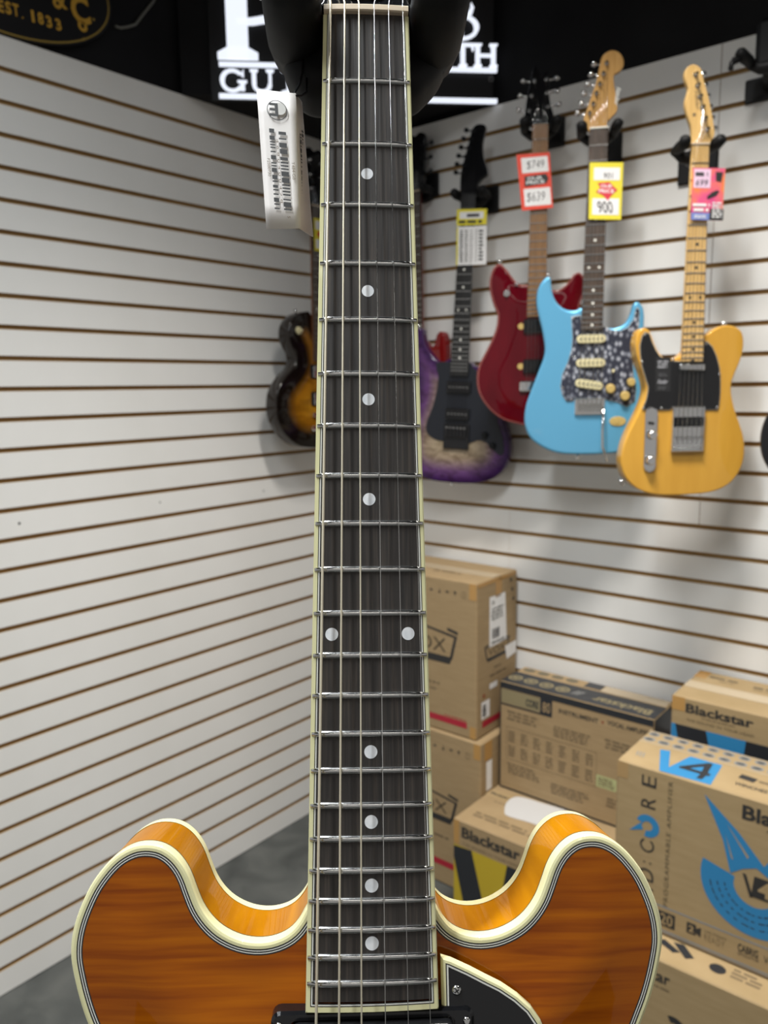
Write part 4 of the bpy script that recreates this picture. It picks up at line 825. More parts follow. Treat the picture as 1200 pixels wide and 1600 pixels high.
for y in (-0.495, -0.580):
    mb = MB(); mb.bbox(-0.042, 0.042, y-0.022, y+0.022, 0.006, 0.014, 0.003); q = mb.build('pickup_ring', BLKP, t); mb = MB(); mb.bbox(-0.034, 0.034, y-0.018, y+0.018, 0.010, 0.018, 0.002); mb.build('pickup_cover', CHROME, q)
mb = MB(); mb.bbox(-0.042, 0.042, -0.635, -0.622, 0.008, 0.020, 0.002); mb.build('bridge', CHROME, t); mb = MB(); mb.bbox(-0.048, 0.048, -0.678, -0.664, 0.006, 0.018, 0.003); mb.build('tailpiece', CHROME, t)
strings(t, (-0.017, 0.017), (-0.026, 0.026), -0.628, 0.019, 0.021, STEEL, CPg, 0.016, (0, 1, 2, 3, 4, 5))
strap_button(t, (-0.065, -0.3180, -0.024), (-0.3, 1, 0))
hanger(WL0, (-la-0.045, -la+0.045, 2.02, 2.095), wall_frame_L(la, lo_+0.008, lz), 'black hanger with rubber arms holding the tobacco sunburst guitar', 0.034)

# ---- black guitar at the right edge, mostly outside the frame
ba, bo, bz_ = 1.617, 0.25, 1.985
t = empty('electric_guitar', wall_frame_R(ba, bo, bz_), 'black electric guitar at the right edge of the picture', 'guitar', 'electric guitars hanging on the walls')
body_slab(t, LBp, 0.0, 0.048, GLOSSK, 0.006, 4)
wy = make_neck(t, (0, 0.0215), (0, 0.028), -0.462, ROSE2, MAHOG, 0.010); fret_row(t, 0.628, 22, wy, 0.0102, STEEL, -0.462)
mb = MB(); slab(mb, catmull(mm([(-21, -3), (-34, 26), (-34, 60), (-38, 150), (-20, 168), (0, 160), (20, 168), (38, 150), (34, 60), (34, 26), (21, -3)]), 3), -0.008, 0.005, 0.0015, 2); mb.build('headstock', GLOSSK, t)
make_tuners(t, CPg, (-1, -1, -1, 1, 1, 1), 0.005, CHROME, -0.010, 0.018, 0.007)
for y in (-0.495, -0.580):
    mb = MB(); mb.bbox(-0.034, 0.034, y-0.018, y+0.018, 0.0005, 0.010, 0.002); mb.build('pickup', CHROME, t)
mb = MB(); mb.bbox(-0.042, 0.042, -0.635, -0.622, 0.0005, 0.012, 0.002); mb.build('bridge', CHROME, t)
strings(t, (-0.017, 0.017), (-0.026, 0.026), -0.628, 0.013, 0.014, STEEL, CPg, 0.010, (0, 1, 2, 3, 4, 5))
hanger(WR0, (ba-0.045, ba+0.045, 1.965, 2.04), wall_frame_R(ba, bo, bz_), 'black hanger with rubber arms holding the black guitar', 0.034)
# empty hanger high at the right edge
h_ = hanger(WR0, (1.298, 1.398, 2.140, 2.192), wall_frame_R(1.372, 0.13, 2.196), 'empty black hanger high on the right wall beside the butterscotch guitar', 0.040)
mb = MB(); mb.bbox(1.335, 1.430, 2.185, 2.290, 0.050, 0.085, 0.012); mb.build('backstop', BLKM, h_)
mb = MB(); mb.tube([(1.335, 2.205, 0.12), (1.312, 2.184, 0.16), (1.312, 2.170, 0.165)], 0.006, 8); mb.build('latch', BLKM, h_)

# ================================================================== PRICE TAGS (hung over the necks)
def price_tag(mx, quad, z, m, label):
    """card with real thickness; quad in mm = TL, TR, BR, BL in the guitar's frame; returns its print face and size"""
    q = mm(quad); t = empty('price_tag', mx @ Matrix.Translation((q[0][0], q[0][1], z)), label, 'tag', 'price tags on the guitar necks')
    q = [(x-q[0][0], y-q[0][1]) for x, y in q]; P = ccw(q); mb = MB(); slab(mb, P, -0.0006, 0.0, 0.0); mb.build('card', m, t)
    TL, TR, BR, BL = [Vector((x, y, 0)) for x, y in q]; w = (TR-TL).length; h = (TL-BL).length
    return Face(t, BL, (TR-TL+BR-BL).normalized(), (TL-BL+TR-BR).normalized()), w, h
def star(u, v, a, b, n=10): return [(u+(a if k % 2 else a*0.72)*math.cos(2*math.pi*k/(2*n)), v+(b if k % 2 else b*0.72)*math.sin(2*math.pi*k/(2*n))) for k in range(2*n)]
MT = wall_frame_R(ta, to, tz, 40); MS = wall_frame_R(sa, so, sz, 29); MW = wall_frame_R(wa, wo, wz, 32); MP = wall_frame_R(pa, po, pz, 15)
f, w, h = price_tag(MW, [(-60.5, -72.1), (22.3, -70.2), (33.5, -204.6), (-44.5, -208.7)], 0.019, ORANGE, 'orange bordered price tag on the wine red guitar')
poly(f, 'price_field', rect(w*.10, h*.66, w*.90, h*.93), WHITEP); poly(f, 'price_field', rect(w*.10, h*.07, w*.90, h*.38), WHITEP)
poly(f, 'badge', [(w*.14, h*.42), (w*.80, h*.45), (w*.88, h*.53), (w*.82, h*.62), (w*.16, h*.60)], INK, 0.0007)
text(f, 'lettering', 'OUR', w*.24, h*.530, w*.46, h*.055, WHITEP, bold=0.02, e=0.001); text(f, 'lettering', 'PRICE', w*.20, h*.455, w*.55, h*.060, WHITEP, bold=0.02, e=0.001)
text(f, 'price', '$749', w*.24, h*.71, w*.52, h*.16, INK2 if False else mat('pen_ink', (0.05, 0.045, 0.05), 0.6), shear=0.15, e=0.0008, bold=-0.01); text(f, 'price', '$639', w*.16, h*.13, w*.54, h*.18, MATS['pen_ink'], shear=0.15, e=0.0008, bold=-0.01)
f, w, h = price_tag(MS, [(-20.7, -75.2), (55.8, -79.9), (54.6, -208.4), (-20.1, -203.3)], 0.016, YELLOW, 'yellow price tag with a red badge on the sky blue guitar')
poly(f, 'price_field', rect(w*.12, h*.69, w*.90, h*.91), WHITEP); poly(f, 'price_field', rect(w*.10, h*.08, w*.90, h*.37), WHITEP)
poly(f, 'badge', [(w*.20, h*.48), (w*.42, h*.42), (w*.56, h*.33), (w*.66, h*.42), (w*.84, h*.52), (w*.72, h*.58), (w*.60, h*.66), (w*.24, h*.64), (w*.32, h*.56)], TAGRED, 0.0007)
text(f, 'lettering', 'OUR', w*.34, h*.555, w*.34, h*.06, WHITEP, bold=0.02, e=0.001); text(f, 'lettering', 'PRICE', w*.28, h*.465, w*.46, h*.065, WHITEP, bold=0.02, e=0.001)
text(f, 'price', '901', w*.40, h*.72, w*.28, h*.10, MATS['pen_ink'], shear=0.1, e=0.0008); text(f, 'price', '900', w*.28, h*.11, w*.46, h*.21, MATS['pen_ink'], shear=-0.15, e=0.0008, bold=0.01)
f, w, h = price_tag(MT, [(-21.4, -47.6), (49.4, -49.4), (47.3, -155.9), (-19.8, -153)], 0.016, PINKT, 'pink and orange illustrated price tag on the butterscotch guitar')
poly(f, 'price_field', rect(w*.03, h*.62, w*.54, h*.98), PINKW); scribble(f, 'print', w*.07, h*.82, w*.42, h*.13, 1, MATS['pen_ink'], 0.0008, 66); text(f, 'price', '699', w*.08, h*.66, w*.36, h*.12, MATS['pen_ink'], shear=0.2, e=0.0008)
poly(f, 'drawing', [(w*.70, h*.76), (w*.86, h*.74), (w*.90, h*.93), (w*.68, h*.93)], INK, 0.0007); poly(f, 'drawing', [(w*.46, h*.40), (w*.72, h*.47), (w*.82, h*.56), (w*.74, h*.58), (w*.60, h*.54), (w*.46, h*.46)], INK, 0.0007)
poly(f, 'caption_field', rect(0, 0, w*.55, h*.14), BLUET, 0.0006); poly(f, 'caption_field', rect(w*.55, 0, w*.98, h*.22), INK, 0.0006)
scribble(f, 'print', w*.03, h*.15, w*.54, h*.19, 2, WHITEP, 0.001, 67); scribble(f, 'print', w*.62, h*.04, w*.32, h*.32, 6, WHITEP, 0.001, 9); scribble(f, 'print', w*.08, h*.03, w*.40, h*.07, 2, WHITEP, 0.001, 10)
f, w, h = price_tag(MP, [(-31, -38), (56.7, -45), (56, -87), (-32, -82)], 0.0175, YELLOW, 'short yellow edged price tag on the purple burst guitar')
poly(f, 'price_field', rect(w*.10, h*.40, w*.90, h*.82), WHITEP); scribble(f, 'price', w*.32, h*.44, w*.50, h*.34, 1, MATS['pen_ink'], 0.0008, 68); scribble(f, 'print', w*.06, h*.08, w*.86, h*.28, 1, INK, 0.0008, 3)
f, w, h = price_tag(MP, [(-31.5, -85), (55.5, -90), (54.7, -193.9), (-33.9, -190)], 0.0150, WHITEP, 'white specification card below the yellow tag on the purple burst guitar')
poly(f, 'yellow_edge', rect(0, 0, w*.05, h*.98), YELLOW)
for k in range(4): scribble(f, 'print', w*(0.12+0.17*k), h*.08, w*.10, h*.84, 14, (INK, GREYI, mat('pale_print', (0.45, 0.44, 0.43), 0.6), MATS['pale_print'])[k], 0.0006, 20+k)
text(f, 'lettering', 'ESP', w*.95, h*.62, h*.30, w*.16, INK, rot=math.pi/2, bold=0.03) if False else scribble(f, 'print', w*.76, h*.10, w*.16, h*.82, 9, INK, 0.0006, 31)
f, w, h = price_tag(wall_frame_L(la, lo_, lz), [(-22, -36), (36, -36), (36, -132), (-22, -132)], 0.0225, YELLOW, 'yellow price tag on the tobacco sunburst guitar')
poly(f, 'price_field', rect(w*.10, h*.66, w*.90, h*.92), WHITEP); poly(f, 'badge', star(w*.5, h*.52, w*.34, h*.12), TAGRED, 0.0006); poly(f, 'price_field', rect(w*.10, h*.08, w*.90, h*.36), WHITEP)

# ================================================================== CARTONS
arc = lambda cu, cv, r0, r1, a0, a1, n: [(cu+r1*math.cos(math.radians(a0+(a1-a0)*k/n)), cv+r1*math.sin(math.radians(a0+(a1-a0)*k/n))) for k in range(n+1)] + [(cu+r0*math.cos(math.radians(a1-(a1-a0)*k/n)), cv+r0*math.sin(math.radians(a1-(a1-a0)*k/n))) for k in range(n+1)]
def carton(a0, o_front, z0, w, d, h, label, m=CARD, name='cardboard_box', group=None, skew=0.0):
    t = empty(name, frame(onRw(a0, o_front, z0), dR, nR, UP) @ Matrix.Rotation(skew, 4, 'Z'), label, 'box', group)
    mb = MB(); mb.bbox(0, w, 0, d, 0.0008, h, 0.0035); mb.build('carton', m, t)
    return t, Face(t, (0, 0, 0), (1, 0, 0), (0, 0, 1)), Face(t, (0, 0, h), (1, 0, 0), (0, 1, 0)), Face(t, (w, 0, 0), (0, 1, 0), (0, 0, 1))
def icons(F_, us, v, s):
    u = us[0]; polys(F_, 'handling_mark', [[(u-s, v), (u, v+s*.5), (u+s, v), (u, v-s*.5)]], INK2 if False else INK)
    u = us[1]; polys(F_, 'handling_mark', [rect(u-s*.18, v-s*.7, u+s*.18, v+s*.9), [(u-s*.7, v-s*.2), (u+s*.7, v-s*.2), (u, v-s*1.0)]], INK)
    u = us[2]; polys(F_, 'handling_mark', [[(u-s, v), (u-s*.4, v+s*.6), (u+s*.4, v+s*.6), (u+s, v)], rect(u-s*.1, v-s*.6, u+s*.1, v)], INK)
    u = us[3]; polys(F_, 'handling_mark', [[(u-s*.55, v), (u+s*.55, v), (u+s*.45, v+s*.9), (u-s*.45, v+s*.9)], rect(u-s*.12, v-s*.9, u+s*.12, v)], INK)
    u = us[4]; b = s*1.0; polys(F_, 'handling_mark', [rect(u-b, v-b*1.2, u-b*.85, v+b*1.2), rect(u+b*.85, v-b*1.2, u+b, v+b*1.2), rect(u-b, v+b*1.05, u+b, v+b*1.2), rect(u-b, v-b*1.2, u+b, v-b*1.05), rect(u-b*.08, v-b*1.2, u+b*.08, v+b*1.2)], INK2)
def amp_badge(F_, u0, u1, v0, v1, s):
    """outlined amp-front drawing with its three letters"""
    w, h = u1-u0, v1-v0
    P = lambda x, y: (u0+w*x, v0+h*y + 0.0)
    top = [P(0, .86), P(.5, 1.0), P(1, .86)]
    polys(F_, 'badge', [[P(0, .80), P(.5, .95), P(.5, .89), P(.05, .75)], [P(.5, .95), P(1, .80), P(.95, .75), P(.5, .89)], [P(0, .80), P(.05, .75), P(.12, .18), P(.08, .14)], [P(1, .80), P(.92, .14), P(.88, .18), P(.95, .75)], [P(.08, .20), P(.92, .20), P(.88, .0), P(.12, .0)], [P(-.01, .84), P(.16, .92), P(.16, 1.0), P(-.01, .93)], [P(1.01, .84), P(.84, .92), P(.84, 1.0), P(1.01, .93)]], INK)
    text(F_, 'lettering', s, u0+w*.16, v0+h*.30, w*.66, h*.38, INK2 if False else mat('brown_ink', (0.055, 0.04, 0.022), 0.7), bold=0.0)
# upper and lower tall amp cartons by the corner
t, ff, ft, fs = carton(0.300, 0.240, 0.4905, 0.420, 0.222, 0.467, 'tall brown amplifier carton with red stripe on top of its twin in the corner', group='twin tall amplifier cartons')
W0 = 0.420
icons(ff, [W0-.158, W0-.128, W0-.101, W0-.074, W0-.044], 0.427, 0.0075)
amp_badge(ff, W0-.285, W0-.066, 0.212, 0.322, 'VOX'); scribble(ff, 'print', W0-.20, 0.140, 0.085, 0.012, 1, INK2, seed=4); scribble(ff, 'print', W0-.19, 0.122, 0.05, 0.008, 1, INK2, seed=5)
poly(ff, 'red_stripe', rect(0.02, 0.029, W0-.032, 0.048), REDI); scribble(ff, 'print', W0-.115, 0.0505, 0.084, 0.005, 1, REDI, seed=6); poly(ff, 'corner_tape', rect(W0-.025, .417, W0-.001, .464), TAPE); poly(ff, 'corner_tape', rect(W0-.022, .004, W0-.001, .040), TAPE)
scribble(ft, 'print', W0-.20, 0.06, 0.10, 0.020, 1, INK2, seed=8)
poly(ft, 'top_tape', rect(0.01, 0.088, W0-.002, 0.134), CLEAR)
poly(fs, 'side_tape', rect(.100, .405, .134, .464), TAPE); poly(fs, 'top_edge_tape', rect(.004, .452, .216, .464), TAPE)
poly(fs, 'shipping_label', [(.067, .263), (.164, .265), (.153, .412), (.067, .413)], WHITEP); L2 = Face(t, (W0+0.0006, 0, 0), (0, 1, 0), (0, 0, 1))
scribble(L2, 'print', .075, .340, .070, .040, 4, GREYI, seed=2); barcode(L2, 'barcode', .081, .285, .122, .315, 'u', INK, seed=2, unit=0.0009); scribble(L2, 'print', .075, .270, .078, .010, 1, GREYI, seed=12); scribble(L2, 'print', .078, .388, .018, .012, 2, GREYI, seed=13)
amp_badge(fs, .041, .180, .222, .275, 'VOX'); poly(fs, 'paper_label', [(.165, .202), (.219, .210), (.219, .248), (.154, .245)], WHITEP, 0.0008); scribble(fs, 'print', .07, .170, .10, .012, 1, INK2, seed=14); scribble(fs, 'print', .09, .192, .05, .010, 1, INK2, seed=15)
for k in range(3): poly(fs, 'handling_mark', oval(.185+.008*k, .442-.030*k, .006, .006, 8), INK)
poly(fs, 'red_stripe', rect(.031, .029, .215, .048), REDI); poly(fs, 'paper_label', rect(.026, .055, .071, .108), WHITEP); barcode(L2, 'barcode', .032, .062, .050, .100, 'v', INK, seed=6, unit=0.001); poly(fs, 'paper_label', rect(.070, .135, .112, .152), WHITEP)
poly(fs, 'round_mark', oval(.040, .125, .007, .007, 10), mat('rust_ink', (0.25, 0.06, 0.02), 0.6))
t, ff, ft, fs = carton(0.318, 0.250, 0.0, 0.424, 0.232, 0.490, 'tall brown amplifier carton on the floor in the corner under its twin', group='twin tall amplifier cartons')
W1 = 0.424
icons(ff, [W1-.162, W1-.131, W1-.103, W1-.076, W1-.045], 0.442, 0.0075); amp_badge(ff, W1-.290, W1-.080, 0.205, 0.302, 'VOX'); poly(ff, 'corner_tape', rect(W1-.024, .440, W1-.001, .487), TAPE); scribble(ff, 'print', W1-.19, 0.150, 0.08, 0.012, 1, INK2, seed=24); poly(ff, 'red_stripe', rect(0.02, 0.060, W1-.032, 0.080), REDI)
poly(fs, 'side_tape', rect(.020, .430, .060, .486), TAPE); poly(fs, 'paper_label', rect(.030, .335, .060, .425), WHITEP); poly(fs, 'red_stripe', rect(.031, .060, .215, .080), REDI)

# the dark-banded amp carton lying on the yellow one
t, ff, ft, fs = carton(0.752, 0.165, 0.3315, 0.4535, 0.144, 0.3290, 'brown amplifier carton with a charcoal top band, lying on the yellow-printed box')
DKB = mat('charcoal_print', (0.020, 0.022, 0.026), 0.35); OLIVE = mat('olive_print', (0.235, 0.195, 0.105), 0.6)
poly(ff, 'dark_band', rect(0.002, .308, .452, .327), DKB); poly(ff, 'dark_band', rect(.131, .258, .168, .309), DKB); poly(ff, 'olive_panel', rect(.006, .265, .130, .306), OLIVE); poly(ff, 'dark_line', rect(.004, .258, .132, .263), DKB); poly(ff, 'dark_edge', rect(0.0015, .004, .005, .310), DKB); poly(ff, 'dark_edge', rect(.002, .001, .452, .006), DKB)
text(ff, 'lettering', 'CORE', .086, .272, .040, .022, DKB, bold=0.03, e=.0007); text(ff, 'lettering', '80', .138, .268, .024, .030, CARD, bold=0.01, e=.0007)
text(ff, 'lettering', 'INSTRUMENT', .188, .278, .116, .013, INK, bold=0.02); poly(ff, 'dot', oval(.316, .285, .004, .004, 10), mat('brown_dot', (0.25, 0.07, 0.03), 0.6)); text(ff, 'lettering', 'VOCAL AMPLIFIER', .329, .282, .150*.78, .013, INK, bold=0.02)
for (a, b, c_, d_, n_, s_) in ((.025, .215, .105, .032, 3, 1), (.168, .205, .115, .034, 4, 2), (.322, .214, .110, .030, 3, 3), (.025, .052, .110, .034, 4, 4), (.165, .034, .120, .034, 4, 5), (.33, .05, .10, .03, 3, 6)): scribble(ff, 'print', a, b, c_, d_, n_, INK2, seed=s_)
for i in range(7):
    for j in range(2): scribble(ff, 'print', .030+.040*i, .150-.045*j, .024, .036, 4, INK2, seed=50+i*2+j)
polys(ff, 'print_frame', [rect(.024, .194, .302, .1952), rect(.024, .096, .302, .0972), rect(.024, .096, .0252, .1952), rect(.301, .096, .302, .1952)], INK2)
poly(ff, 'green_label', rect(.303, .100, .360, .134), GREENI); scribble(ff, 'print', .307, .104, .048, .026, 4, INK2, .0007, 77)
poly(ft, 'dark_band', rect(.002, .002, .452, .090), DKB); polys(ft, 'oval_print', [oval(.027+.0497*k, .044, .021, .019) for k in range(4)], OLIVE, .0006); polys(ft, 'oval_ring', [oval(.027+.0497*k, .044, .014, .012) for k in range(4)], DKB, .0007); polys(ft, 'oval_mark', [oval(.027+.0497*k, .044, .009, .007) for k in range(4)], OLIVE, .0008)
polys(ft, 'oval_print', [oval(.030+.0460*k, .120, .019, .014) for k in range(4)], mat('oval_grey', (0.13, 0.11, 0.07), 0.6), .0006)
text(ft, 'lettering', 'Blackstar', .432, .052, .162, .034, OLIVE, rot=math.pi, bold=0.02, e=.0007); polys(ft, 'stripe_mark', [[(.205, .030), (.212, .030), (.226, .060), (.219, .060)], [(.218, .030), (.225, .030), (.239, .060), (.232, .060)]], GREYI, .0007)
poly(ft, 'dark_panel', rect(.212, .100, .262, .140), DKB); poly(ft, 'clear_tape', rect(.264, .096, .446, .138), CLEAR); poly(fs, 'dark_side', rect(.003, .180, .141, .327), DKB)

# yellow-printed carton with a sheet of white paper
t, ff, ft, fs = carton(0.743, 0.390, 0.0, 0.420, 0.365, 0.3305, 'brown carton with yellow and black print and lettering, under the charcoal-banded carton')
text(ff, 'lettering', 'Blackstar', .028, .282, .182, .032, INK, bold=0.03); text(ff, 'lettering', 'THE SOUND IN YOUR HEAD', .030, .262, .178, .008, INK2)
poly(ff, 'yellow_panel', rect(.002, .004, .418, .255), YELI); polys(ff, 'black_ray', [[(.002, .250), (.060, .255), (.120, .03), (.050, .02), (.002, .215)], [(.171, .255), (.260, .255), (.240, .03), (.132, .03)], [(.320, .255), (.418, .255), (.418, .10), (.300, .02)]], DKB, .0006)
poly(ff, 'corner_tape', rect(.002, .258, .020, .328), TAPE); scribble(ft, 'print', .030, .040, .19, .030, 2, INK2, seed=41); poly(ft, 'print_panel', rect(.002, .160, .150, .200), CARD2); text(ft, 'lettering', 'Blackstar', .010, .174, .060, .014, INK, bold=0.02); scribble(ft, 'print', .040, .140, .05, .008, 1, INK2, seed=42)
mb = MB(); pp = ccw(catmull([(.095, .113), (.075, .160), (.084, .205), (.150, .216), (.240, .218), (.262, .160), (.255, .110), (.180, .106), (.115, .098)], 4)); slab(mb, pp, 0.0, 0.0012, 0.0003, 1)
po_ = mb.build('paper_sheet', mat('grey_white_paper', (0.52, 0.51, 0.50), 0.6), None, t.matrix_world @ Matrix.Translation((0, 0, 0.3307))); tag(po_, 'rounded white paper sheet lying on the yellow-printed carton', 'paper')

# carton against the right wall
t, ff, ft, fs = carton(1.268, 0.228, 0.3655, 0.440, 0.206, 0.3990, 'brown carton with blue and black print standing against the right wall', CARD2)
H2 = 0.399
text(ff, 'lettering', 'Blackstar', .034, H2-.037, .152, .023, INK, bold=0.03); scribble(ff, 'print', .070, H2-.045, .085, .005, 1, INK2, seed=60); text(ff, 'lettering', 'THE SOUND IN YOUR HEAD', .036, H2-.058, .152, .007, mat('mid_ink', (0.10, 0.075, 0.04), 0.6)); poly(ff, 'blue_panel', rect(.002, .004, .438, H2-.071), BLUEI); polys(ff, 'black_ray', [[(.011, H2-.071), (.083, H2-.071), (.135, .10), (.070, .05)], [(.172, H2-.071), (.260, H2-.071), (.200, .10), (.150, .10)], [(.34, H2-.071), (.438, H2-.071), (.438, .15), (.29, .05)]], DKB, .0006)
poly(ff, 'corner_tape', rect(.001, H2-.036, .032, H2-.002), TAPE); poly(ft, 'top_tape', rect(.002, .072, .438, .118), CLEAR); scribble(ft, 'print', .034, .164, .080, .013, 1, INK, seed=63); scribble(ft, 'print', .062, .148, .04, .008, 1, INK2, seed=61); scribble(ft, 'print', .140, .156, .070, .013, 1, INK, seed=64); scribble(ft, 'print', .14, .142, .07, .008, 1, INK2, seed=62); poly(ft, 'end_tape', rect(.001, .150, .030, .204), TAPE)
carton(1.262, 0.246, 0.0, 0.450, 0.226, 0.3645, 'plain brown carton on the floor under the blue-printed one by the wall')

# bottom right carton and the big blue-printed carton on it
t, ff, ft, fs = carton(1.250, 0.595, 0.0, 0.500, 0.345, 0.3440, 'brown carton on the floor at the lower right under the large blue comet carton', CARD2)
polys(ft, 'stripe_mark', [[(.118, .052), (.128, .066), (.168, .046), (.156, .036)], [(.146, .068), (.166, .074), (.196, .046), (.182, .034)]], DKB); poly(ft, 'oval_mark', oval(.242, .046, .016, .014), DKB); scribble(ft, 'print', .266, .036, .058, .034, 3, INK2, seed=69)
text(ff, 'lettering', 'Blackstar', .050, .294, .115, .026, INK, bold=0.02); scribble(ff, 'print', .120, .280, .050, .006, 1, INK2, seed=70); poly(ff, 'curved_mark', arc(.176, .205, .012, .026, -40, 120, 14), INK)
t, ff, ft, fs = carton(1.258, 0.520, 0.3450, 0.440, 0.182, 0.3650, 'large brown carton with blue comet print and vertical lettering at the right', CARD2)
text(ff, 'lettering', 'E', .086, .324, .024, .031, INK, rot=math.pi/2); text(ff, 'lettering', 'R', .086, .276, .024, .031, INK, rot=math.pi/2)
poly(ff, 'blue_swirl', arc(.071, .235, .0105, .0250, -105, 160, 24), BLUEI); poly(ff, 'blue_swirl_tip', [(.032, .213), (.062, .224), (.058, .233), (.061, .241), (.052, .234)], BLUEI)
poly(ff, 'letter_c', arc(.0715, .191, .0115, .0155, 120, 420, 24), INK); polys(ff, 'colon', [oval(.067, .152, .0022, .0022, 8), oval(.080, .152, .0022, .0022, 8)], INK)
text(ff, 'lettering', 'D', .088, .110, .028, .033, INK, rot=math.pi/2); text(ff, 'lettering', 'I', .088, .090, .005, .031, INK, rot=math.pi/2)
text(ff, 'lettering', 'PROGRAMMABLE AMPLIFIER', .120, .068, .282, .0095, mat('mid_ink', (0.10, 0.075, 0.04), 0.6), rot=math.pi/2, space=1.25)
DC = (.287, .182)
poly(ff, 'comet_ring', arc(DC[0], DC[1], .0405, .104, 165, 385, 48), BLUEI); poly(ff, 'comet_tail', [(.183, .345), (.251, .287), (.300, .233), (.318, .262), (.322, .205), (.287, .225), (.262, .214), (.240, .196), (.222, .262)], BLUEI, .00045); poly(ff, 'comet_tooth', [(.187, .206), (.237, .196), (.248, .190), (.2465, .180), (.186, .190)], BLUEI, .00045)
polys(ff, 'comet_slit', [[(.226, .276), (.244, .226), (.240, .228)], [(.226, .300), (.270, .238), (.272, .243)]], CARD2, .0006); scr = []
for r in (.058, .072, .086):
    for k in range(15): scr.append(arc(DC[0], DC[1], r-.0011, r+.0011, 190+k*11, 190+k*11+random.choice([5, 7, 9]), 3))
polys(ff, 'ring_print', scr, INK, .0006)
poly(ff, 'v_stroke', [(.262, .206), (.269, .205), (.284, .162), (.278, .160)], INK, .0006); poly(ff, 'four_block', [(.284, .207), (.322, .207), (.322, .163), (.280, .163)], INK, .0006); text(ff, 'numeral', '4', .292, .168, .024, .034, CARD2, bold=0.03, e=.0008)
text(ff, 'lettering', 'Blackstar', .255, .318, .172, .030, INK, bold=0.03); text(ff, 'lettering', 'AMPLIFICATION', .300, .305, .120, .007, INK)
GB = mat('grey_blue_ink', (0.22, 0.26, 0.30), 0.6); poly(ff, 'base_line', rect(.002, .064, .438, .0665), GB); poly(ff, 'base_line', rect(.002, .010, .438, .0125), GB); poly(ff, 'base_line', rect(.002, .006, .438, .0075), GB)
poly(ff, 'dark_block', rect(.100, .022, .137, .055), INK); text(ff, 'numeral', '20', .106, .026, .026, .025, CARD2, bold=0.01, e=.0007)
poly(ff, 'camera_icon', [(.161, .030), (.180, .030), (.180, .036), (.190, .030), (.190, .052), (.180, .046), (.180, .054), (.161, .054)], INK); text(ff, 'numeral', '2', .165, .034, .011, .015, CARD2, bold=0.03, e=.0008)
text(ff, 'lettering', 'LIVE STREAM', .197, .046, .042, .006, INK2); text(ff, 'lettering', 'READY', .197, .029, .040, .014, INK2, bold=-0.01, space=1.2); text(ff, 'lettering', 'CABRIG', .262, .036, .038, .017, INK, bold=0.02); text(ff, 'lettering', 'SIMULATOR', .262, .028, .040, .006, INK); text(ff, 'lettering', 'V4', .310, .034, .016, .014, INK)
poly(ff, 'corner_tape', rect(.001, .326, .025, .362), mat('brown_tape', (0.36, 0.23, 0.10), 0.4))
# top of the carton
poly(ft, 'blue_letter', [(.056, .098), (.076, .104), (.100, .029), (.119, .105), (.185, .105), (.192, .005), (.090, .002)], BLUEI); polys(ft, 'numeral', [[(.116, .046), (.160, .098), (.168, .098), (.172, .052), (.179, .050), (.178, .038), (.173, .038), (.171, .016), (.160, .016), (.161, .038), (.118, .038)]], DKB, .0006); poly(ft, 'numeral_gap', [(.136, .050), (.160, .050), (.157, .074)], BLUEI, .0008)
polys(ft, 'oval_print', [oval(.018+.0325*k, .164, .0125, .0105) for k in range(13)] + [oval(.018+.0325*k, .134, .0135, .0110) for k in range(13)], GREYI); polys(ft, 'oval_mark', [oval(.018+.0325*k, .164, .008, .004) for k in range(13)] + [oval(.018+.0325*k, .134, .009, .004) for k in range(13)], INK, .0006)
polys(ft, 'stripe_mark', [[(.024+.007*k, .040), (.027+.007*k, .040), (.023+.007*k, .062), (.020+.007*k, .062)] for k in range(3)], GREYI); poly(ft, 'camera_icon', [(.226, .070), (.256, .066), (.260, .086), (.228, .090)], INK); scribble(ft, 'print', .262, .070, .070, .016, 1, INK2, seed=65); text(ft, 'lettering', 'WINCHESTER', .227, .036, .085, .014, INK, bold=0.02)
for d0 in (.116, .177): poly(ft, 'clear_tape', rect(.002, d0-.002, .438, d0+.002), GB if False else CLEAR, .0009)

# ================================================================== SIGNS
sg = empty('illuminated_sign', bulk, 'illuminated white serif lettering sign on the black bulkhead in the corner', 'sign')
MU = lambda u: .316+(u-.288)*.988
MZ = lambda z: .018+z*.988
mb = MB(); mb.box(MU(.050), W_-0.006, 2.288, 2.78, 0.0005, 0.012); mb.build('panel', mat('sign_panel', (0.006, 0.006, 0.007), 0.45, spec=0.25), sg)
def lit(lst, name='letter'):
    mb = MB()
    for P in lst: slab(mb, ccw(P), 0.012, 0.024, 0.0, sm=False)
    return mb.build(name, LIT, sg)
def srect(u0, u1, z0, z1): return [(u0, z0), (u1, z0), (u1, z1), (u0, z1)]
def serif(uc, z, w, t, up): return [(uc-w/2, z), (uc+w/2, z), (uc+w/2, z+up*t*.5), (uc+w*.22, z+up*t), (uc-w*.22, z+up*t), (uc-w/2, z+up*t*.5)]
